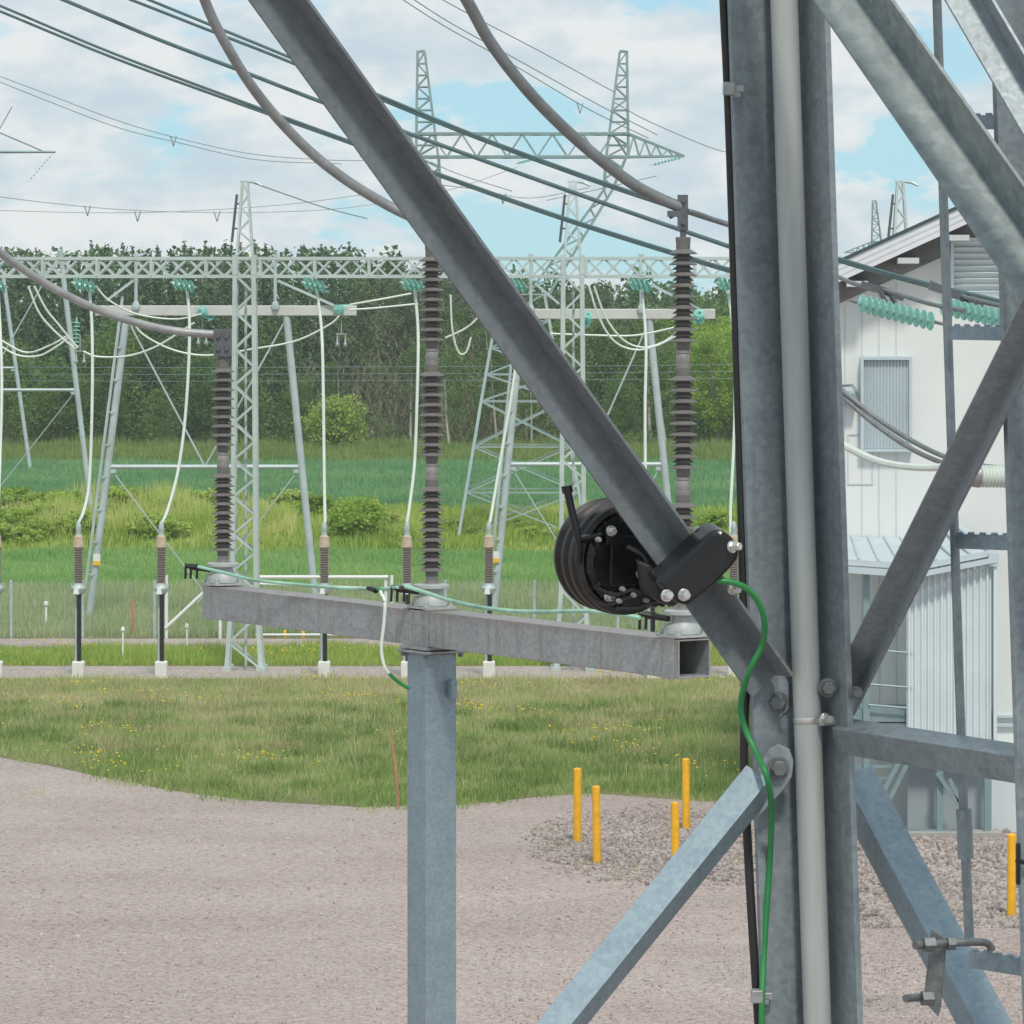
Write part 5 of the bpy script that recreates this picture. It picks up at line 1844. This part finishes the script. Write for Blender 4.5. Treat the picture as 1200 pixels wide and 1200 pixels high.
r1, zt1 = arrester(A1, 2, 'surge_arrester', 'grey shedded arrester of two units at the far left beam end')
r2, zt2 = arrester(A2, 3, 'surge_arrester', 'tall grey shedded arrester standing directly above the square post')
r3, zt3 = arrester(A3, 3, 'surge_arrester', 'tall grey shedded arrester at the near right beam end')
# terminals
mb = MB().box(A1 + Vector((0.0, -0.02, zt1 + 0.095)), 0.108, 0.06, 0.165)
for dx in (-0.025, 0.025):
    for dz in (0.055, 0.13):
        hexbolt(mb, A1 + Vector((dx, -0.05, zt1 + dz)), (0, -1, 0), 0.012, 0.016)
mb.box(A1 + Vector((0, -0.02, zt1 + 0.018)), 0.055, 0.05, 0.03)
mb.build('terminal_clamp', M['clamp'], r1, bevel=0.004)
for A, rr, zt_ in ((A2, r2, zt2), (A3, r3, zt3)):
    mb = MB()
    mb.tube([A + Zv * (zt_ - 0.005), A + Zv * (zt_ + 0.05)], 0.016, 10)
    mb.box(A + Vector((-0.002, 0, zt_ + 0.125)), 0.052, 0.05, 0.178)
    mb.box(A + Vector((-0.05, -0.005, zt_ + 0.118)), 0.06, 0.045, 0.03)
    mb.tube([A + Vector((-0.05, 0, zt_ + 0.11)), A + Vector((-0.07, 0, zt_ + 0.10))], 0.012, 6)
    for dz in (0.07, 0.18):
        hexbolt(mb, A + Vector((0.0, -0.025, zt_ + dz)), (0, -1, 0), 0.01, 0.014)
    mb.build('terminal_clamp', M['clamp'], rr, bevel=0.005)

DR = 'thick grey droppers to the arresters'
cable('arrester_dropper', [(-330, 20, 21.4), (-170, 150, 22.3), (-80, 226, 22.8), (-40, 262, 23.0), (0, 296, 23.3), (40, 324, 23.5), (80, 347, 23.6), (125, 367, 23.75), (175, 382, 23.85), (215, 389, 23.9), (256, 392, 23.92)], 23.9, 0.025, M['rope_pale'], 'thick grey dropper curving in from the left edge to the left arrester', 'dropper', DR, n=12)
cable('arrester_dropper', [(150, -440, 19.9), (185, -230, 20.5), (206, -120, 20.8), (222, -60, 21.0), (240, 0, 21.2), (262, 47, 21.3), (300, 108, 21.5), (350, 165, 21.7), (400, 207, 21.8), (455, 241, 21.9), (500, 262, 21.9)], 21.9, 0.029, M['rope_mid'], 'thick grey dropper falling past the big diagonal brace to the middle arrester', 'dropper', DR, n=12)
cable('arrester_dropper', [(400, -440, 18.2), (460, -230, 18.8), (497, -90, 19.1), (522, -40, 19.2), (547, 0, 19.3), (575, 50, 19.4), (620, 108, 19.5), (675, 163, 19.7), (735, 211, 19.8), (770, 231, 19.85), (798, 243, 19.87)], 19.87, 0.030, M['rope'], 'thick grey dropper curving down to the right arrester', 'dropper', DR, n=12)

# green and white earth leads on the beam
EL = 'green white earth leads on the arrester beam'
cable('earth_lead', [(232, 664, 23.6), (262, 671, 23.5), (300, 680, 23.2), (350, 685, 22.9), (400, 689, 22.5), (445, 690, 22.1), (466, 688, 21.7)], 22, 0.0095, M['green_white'], 'green white earth lead along the left half of the beam', 'cable', EL)
cable('earth_lead', [(474, 687, 21.65), (498, 694, 21.6), (525, 703, 21.4), (560, 711, 21.0), (600, 716, 20.7), (640, 717, 20.3), (680, 716, 20.0), (715, 718, 19.8), (750, 724, 19.7)], 21, 0.011, M['green_white'], 'thicker green white earth lead along the right half of the beam', 'cable', EL)
ld = cable('earth_lead', [(446, 693, 21.75), (451, 706, 21.7), (450, 730, 21.7), (447, 760, 21.7), (451, 782, 21.7), (458, 791, 21.71)], 21.7, 0.0095, M['pale_cable'], 'pale earth lead looping down from the beam to the post, green at both ends', 'cable', EL)
for pts in ([(438, 689, 21.9), (443, 690, 21.82), (447, 694, 21.75), (451, 706, 21.699)], [(456, 789, 21.705), (463, 796, 21.72), (471, 802, 21.74), (480, 807, 21.75)]):
    MB().tube(smooth_curve([P(*q) for q in pts], 6), 0.0103, 8).build('green_sheath', M['green_cable'], None, (0, 0, 0), smooth=True)
    o = bpy.context.scene.objects[-1] if False else [q for q in bpy.data.objects if q.name.startswith('green_sheath')][-1]
    o.parent = ld
    o.location = -ld.location
mb = MB().tube([P(431, 689, 21.9), P(441, 692, 21.85)], [0.012, 0.018], 8)
tag(mb.build('cable_shoe', M['black_plastic'], None, P(436, 690, 21.9)), 'small black cable shoe on the beam left of the post', 'cable shoe')
cable('line_lead', [(806, 247, 19.87), (820, 251, 19.9), (855, 264, 20.0), (900, 278, 20.2)], 20, 0.012, M['rope'], 'thin grey lead leaving the right arrester top towards the tower leg', 'wire')

# ------------------------------------------------------------------ near lattice tower, seen from inside one corner
tow = thing('lattice_tower', 'close galvanised angle steel tower leg with diagonal braces on the right', 'tower', P(969, 1200, 11) * 1.0)
Yv = Vector((0, 1, 0))


def brace(name, p, q, side, flat, strip, convex, mat, t=0.009, parent=None, ext=(0.0, 0.0), bevel=0.0015):
    """angle bar whose heel runs p -> q, each (px, py, Y); flat / strip = visible widths in px"""
    parent = parent or tow
    a_, b_ = P(*p), P(*q)
    d = (b_ - a_).normalized()
    s = Vector((-d.z, 0, d.x)).normalized()
    if s.dot(Vector((side[0], 0, -side[1]))) < 0:
        s = -s
    s = (s - d * s.dot(d)).normalized()
    yv = (Yv - d * Yv.dot(d))
    yv = (yv - s * yv.dot(s)).normalized()
    sc = F / ((p[2] + q[2]) / 2)
    g_ = math.atan2(strip, flat)
    a = math.hypot(flat, strip) / sc
    k = 1 if convex else -1
    wd = s * math.cos(g_) + yv * math.sin(g_) * k
    od = -s * math.sin(g_) + yv * math.cos(g_) * k
    mb = MB().angle(a_ - d * ext[0], b_ + d * ext[1], wd, od, a, t)
    return mb.build(name, mat, parent, bevel=bevel)


# main leg, an L section open towards the camera, with its conduit in the corner
brace('leg', (917, -360, 11.0), (988, 1800, 11.0), (-1, 0), 79, 37, False, M['galv'], 0.018)
# right-hand leg at the frame edge
brace('leg', (1192, -360, 10.0), (1262, 1800, 10.0), (-1, 0), 48, 30, False, M['galv'], 0.018)
# big diagonal carrying the reel
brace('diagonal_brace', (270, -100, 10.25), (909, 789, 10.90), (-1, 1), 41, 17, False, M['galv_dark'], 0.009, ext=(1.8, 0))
# lower diagonal to the left
brace('diagonal_brace', (902, 913, 10.80), (600, 1286, 10.4), (-1, -1), 30, 19, True, M['galv_post'], 0.009, ext=(0, 1.6))
# diagonals towards the right leg
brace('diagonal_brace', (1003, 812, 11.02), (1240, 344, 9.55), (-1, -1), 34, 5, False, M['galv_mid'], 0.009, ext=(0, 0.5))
brace('diagonal_brace', (985, 906, 11.05), (1200, 1306, 10.3), (1, -1), 39, 19, True, M['galv_post'], 0.009, ext=(0, 1.2))
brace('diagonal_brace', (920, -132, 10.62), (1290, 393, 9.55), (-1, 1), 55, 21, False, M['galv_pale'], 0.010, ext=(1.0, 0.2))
brace('diagonal_brace', (1092, -100, 9.75), (1260, 186, 9.4), (-1, 1), 40, 7, False, M['galv'], 0.009, ext=(1.2, 0.2))
# horizontal
brace('horizontal_brace', (974, 853, 10.85), (1300, 904, 9.6), (0, 1), 33, 9, True, M['galv'], 0.008)

# rounded end tabs and bolts where the braces meet the leg
for outl, Y in (([(866, 796), (880, 826), (893, 842), (914, 842), (925, 830), (925, 800), (906, 776), (884, 776)], 10.93),
                ([(866, 950), (893, 892), (901, 878), (912, 872), (925, 878), (930, 892), (928, 910), (918, 926), (884, 962)], 10.845)):
    MB().prism([P(x, y, Y) for x, y in outl], (0.001, 0.008, 0)).build('gusset_tab', M['galv'], tow, bevel=0.002)
for px, py, Y, r in ((910, 823, 10.93, 0.024), (912, 900, 10.845, 0.024), (970, 806, 10.85, 0.02), (1003, 812, 10.8, 0.014)):
    mb = hexbolt(MB(), P(px, py, Y), (0.12, -1, 0.02), r, 0.026)
    mb.build('bolt', M['bolt'], tow, bevel=0.001)
# climbing rail with hollow rungs to the right leg
rl = MB()
rl.tube([P(1094, -120, 10.4), P(1129.2, 952, 10.4)], 0.0125, 10)
rl.tube([P(1129.5, 948, 10.4), P(1132, 1006, 10.4)], 0.021, 12)
rl.tube([P(1131, 990, 10.4), P(1136, 1100, 10.4)], 0.013, 10)
cr = rl.build('climbing_rail', M['galv'], tow, smooth=True)
for (xa, ya, xb, yb, hgt) in ((1116, 390, 1175, 391, 16), (1118, 634, 1186, 636, 17), (1098, 145, 1166, 143, 16), (1136, 1123, 1205, 1134, 20)):
    a_, b_ = P(xa, ya, 10.35), P(xb, yb, 10.15)
    d = b_ - a_
    mb = MB().box((a_ + b_) / 2, d.length, 0.03, hgt / 440, (d.normalized(), Vector((0.2, 1, 0)), Zv))
    for i in range(5):                                            # serrated tread
        mb.box(a_.lerp(b_, (i + 0.5) / 5) + Zv * (hgt / 880 + 0.0025), d.length / 9, 0.028, 0.006, (d.normalized(), Vector((0.2, 1, 0)), Zv))
    mb.build('rung', M['galv_post'], cr, bevel=0.002)

# U bolt clamp on the lower right diagonal
cl = MB()
c_ = P(1098, 1140, 10.2)
pl_ = [P(1091, 1088, 10.2), P(1109, 1101, 10.2), P(1102, 1180, 10.2), P(1099, 1191, 10.2), P(1082, 1173, 10.2)]
cl.prism(pl_, (0.004, 0.012, 0))
cpl = cl.build('clamp_plate', M['bolt'], tow, bevel=0.0015)
rb2 = MB()
rb2.tube(smooth_curve([P(1072, 1108, 10.12), P(1100, 1106, 10.17), P(1140, 1104, 10.2), P(1156, 1105, 10.25), P(1162, 1111, 10.35)], 4), 0.0105, 10)
rb2.tube([P(1061, 1170, 10.12), P(1092, 1168, 10.2)], 0.0105, 10)
rb2.lathe([(0.02, 0), (0.02, 0.03)], P(1082, 1107, 10.14), (0.97, 0.2, 0), 6)
rb2.lathe([(0.02, 0), (0.02, 0.03)], P(1080, 1170, 10.15), (0.97, 0.2, 0), 6)
rb2.lathe([(0.018, 0), (0.018, 0.02)], P(1110, 1106, 10.17), (0.97, 0.2, 0), 6)
rb2.build('clamp_rod', M['bolt'], cpl, smooth=True)
mb = MB().box(P(1193, 1012, 9.9), 0.011, 0.02, 0.105)
mb.bar(P(1190, 1008, 9.9), P(1206, 1012, 9.9), 0.012)
mb.build('cable_hook', M['black_plastic'], tow, bevel=0.003)

# conduit strapped into the corner
con = thing('conduit_pipe', 'long pale grey conduit pipe strapped upright to the tower leg', 'pipe', P(959, 1200, 10.88))
MB().tube([P(907, -360, 10.88), P(977.5, 1800, 10.88)], 0.0385, 28).build('pipe', M['conduit'], con, smooth=True)
mb = MB()
d = (P(977.5, 1800, 10.88) - P(907, -360, 10.88)).normalized()
mb.lathe([(0.0405, -0.008), (0.0412, -0.006), (0.0412, 0.006), (0.0405, 0.008)], P(946.6, 843, 10.88), d, 28, cap=False)
mb.build('strap', M['bright_bolt'], con, smooth=True)
mb = hexbolt(MB(), P(966, 842, 10.835), (0.6, -0.8, 0), 0.012, 0.03)
mb.bar(P(962, 846, 10.84), P(990, 843, 10.9), 0.02)
mb.build('strap_bolt', M['bright_bolt'], con)

# black cable on the outer edge of the leg
bc = cable('black_cable', [(844, -120), (848, 0), (854, 130), (863, 400), (869, 600), (873, 800), (872, 890), (876, 985), (882, 1090), (889, 1200), (896, 1320)], 10.93, 0.0125, M['black_cable'], 'thick black cable clipped along the left edge of the tower leg', 'cable', n=12)
for px, py in ((856, 104), (889, 1167)):
    mb = MB().box(P(px - 2, py, 10.87), 0.032, 0.04, 0.036)
    mb.box(P(px + 10, py, 10.88), 0.03, 0.02, 0.02)
    mb.box(P(px + 8, py + 7, 10.88), 0.02, 0.016, 0.016)
    mb.build('cable_clip', M['clip'], bc, bevel=0.003)
cable('green_cable', [(840, 680, 10.62), (856, 682, 10.62), (874, 689, 10.63), (889, 706, 10.65), (896, 730, 10.68), (893, 756, 10.72), (880, 782, 10.74), (871, 808, 10.78), (868, 832, 10.82), (874, 856, 10.84), (886, 882, 10.81), (897, 906, 10.75), (903, 932, 10.78), (904, 960, 10.84), (902, 1010, 10.9), (898, 1070, 10.9), (895, 1120, 10.9), (893, 1170, 10.86), (893, 1210, 10.86), (895, 1300, 10.86)], 10.85, 0.0085, M['green_cable'], 'bright green earth cable curling from the black clamp down the leg', 'cable', n=12)

# ------------------------------------------------------------------ black reel clamped to the big diagonal
reel = thing('cable_reel', 'black winding reel with handle clamped to the big diagonal brace', 'reel', P(720, 722, 10.95))
rc = P(733, 655, 10.86)
ra_ = Vector((0.42, -0.90, -0.06)).normalized()            # axis: the face looks to the camera and a little right
rad = 0.158
mb = MB()
mb.lathe([(rad * 0.60, -0.155), (rad * 0.93, -0.15), (rad * 0.985, -0.135), (rad, -0.12), (rad * 0.94, -0.112), (rad * 0.94, -0.095), (rad * 0.995, -0.087), (rad, -0.068), (rad * 0.94, -0.06), (rad * 0.94, -0.045), (rad, -0.037), (rad, -0.018), (rad * 0.95, -0.01), (rad * 0.95, 0.002), (rad * 0.985, 0.006), (rad * 0.97, 0.016), (rad * 0.88, 0.02), (rad * 0.86, 0.008), (rad * 0.2, 0.008), (0.0, 0.008)], rc, ra_, 56)
mb.build('drum', M['black_rim'], reel, smooth=True)
fx_ = ra_.cross(Zv).normalized() * -1
fz_ = fx_.cross(ra_).normalized()
if fx_.x < 0: fx_ = -fx_
if fz_.z < 0: fz_ = -fz_
FP = lambda a_, b_, c_: rc + fx_ * a_ + fz_ * b_ + ra_ * c_
# face plate with raised ribs
mb = MB()
mb.lathe([(rad * 0.84, 0.009), (rad * 0.82, 0.02), (rad * 0.70, 0.024), (rad * 0.66, 0.016), (rad * 0.3, 0.018), (rad * 0.28, 0.03), (0, 0.032)], rc, ra_, 48)
for ang in range(0, 360, 45):
    dv = fx_ * math.cos(R(ang)) + fz_ * math.sin(R(ang))
    mb.box(rc + dv * rad * 0.48 + ra_ * 0.022, rad * 0.4, 0.012, 0.016, (dv, ra_.cross(dv), ra_))
mb.build('face_plate', M['black_plastic'], reel, smooth=True)
mb = MB()
mb.box(FP(0.01, 0.0, 0.03), 0.15, 0.14, 0.02, (fx_, fz_, ra_))
mb.box(FP(0.075, -0.055, 0.04), 0.10, 0.05, 0.05, (fx_, fz_, ra_))
mb.box(FP(0.03, -0.11, 0.035), 0.12, 0.035, 0.035, (fx_, fz_, ra_))
mb.box(FP(0.02, 0.10, 0.03), 0.05, 0.05, 0.03, (fx_, fz_, ra_))
mb.box(FP(-0.06, 0.06, 0.035), 0.05, 0.03, 0.03, (fx_, fz_, ra_))
for k in range(5):
    mb.tube([FP(0.02 + 0.022 * k, -0.10, 0.03), FP(0.028 + 0.022 * k, -0.128, 0.055)], [0.012, 0.008], 7)
mb.build('gear_housing', M['black_plastic'], reel, bevel=0.006)
for px, py, r_ in ((716, 622, 0.011), (714, 699, 0.011), (752, 672, 0.013)):
    hexbolt(MB(), P(px, py, 10.765), ra_, r_, 0.02).build('bolt', M['bright_bolt'], reel)
mb = MB()
mb.tube(smooth_curve([P(664, 570, 10.74), P(670, 598, 10.74), P(677, 628, 10.74), P(679, 640, 10.75), P(678, 658, 10.78)], 4), [0.0115] * 9 + [0.010] * 8, 10)
mb.lathe([(0.016, 0), (0.016, 0.02)], P(664, 569, 10.74), (0.2, 0, -1), 10)
mb.build('crank_handle', M['black_plastic'], reel, smooth=True)
mb = MB()
mb.tube([P(679, 633, 10.74), P(692, 630, 10.77), P(703, 627, 10.79)], 0.011, 8)
mb.tube([P(697, 629, 10.77), P(702, 640, 10.78)], 0.008, 8)
mb.build('handle_joint', M['black_plastic'], reel, smooth=True)
# small hoses, fittings and dusty ribs on the reel
hs = MB()
for pts in ([(690, 700), (712, 708), (738, 700), (760, 690)], [(700, 690), (722, 697), (742, 692), (768, 698)], [(735, 640), (752, 650), (760, 664), (772, 684)], [(722, 712), (745, 712), (765, 706), (785, 703)]):
    hs.tube(smooth_curve([P(x, y, 10.735) for x, y in pts], 5), 0.0062, 7)
hs.build('hose', M['black_plastic'], reel, smooth=True)
for px, py in ((724, 704), (741, 697), (756, 703), (765, 690), (728, 690), (700, 632)):
    MB().lathe([(0.007, 0), (0.008, 0.008), (0.005, 0.018)], P(px, py, 10.735), ra_, 8).build('hose_fitting', M['clip'], reel, smooth=True)
rib = MB()
for k in range(7):
    a0 = R(105 + 22 * k)
    dv = fx_ * math.cos(a0) + fz_ * math.sin(a0)
    rib.box(rc + dv * rad * 0.76 + ra_ * 0.02, rad * 0.16, 0.010, 0.014, (dv, ra_.cross(dv), ra_))
rib.build('rim_rib', M['black_rim'], reel)
# clamp block across the brace
mb = MB()
blk = [(768, 682), (782, 672), (806, 648), (822, 634), (834, 624), (845, 621), (858, 630), (867, 641), (866, 655), (856, 668), (838, 686), (818, 702), (806, 711), (794, 708)]
mb.prism([P(x, y, 10.60) for x, y in blk], (-0.026, 0.085, 0.020))
mb.build('clamp_block', M['black_plastic'], reel, bevel=0.012)
mb = MB()
mb.prism([P(x, y, 10.66) for x, y in [(812, 628), (816, 619), (824, 617), (832, 624), (828, 636), (818, 644)]], (0, 0.08, 0))
mb.prism([P(x, y, 10.68) for x, y in [(745, 655), (762, 662), (800, 700), (790, 712), (772, 706), (750, 690)]], (0, 0.09, 0))
mb.build('clamp_jaw', M['black_plastic'], reel, bevel=0.008)
for (px, py, ax_) in ((857, 641, (0.75, -0.65, 0.1)), (801, 697, (0.3, -0.95, 0.0)), (858, 690, (0.6, -0.8, 0)), (781, 698, (0.3, -0.9, 0.1))):
    hexbolt(MB(), P(px, py, 10.59 if px != 858 else 10.72), ax_, 0.0125, 0.03).build('bolt', M['bright_bolt'], reel, bevel=0.0015)

for o in bpy.data.objects:
    if '_o' in o.keys():
        del o['_o']
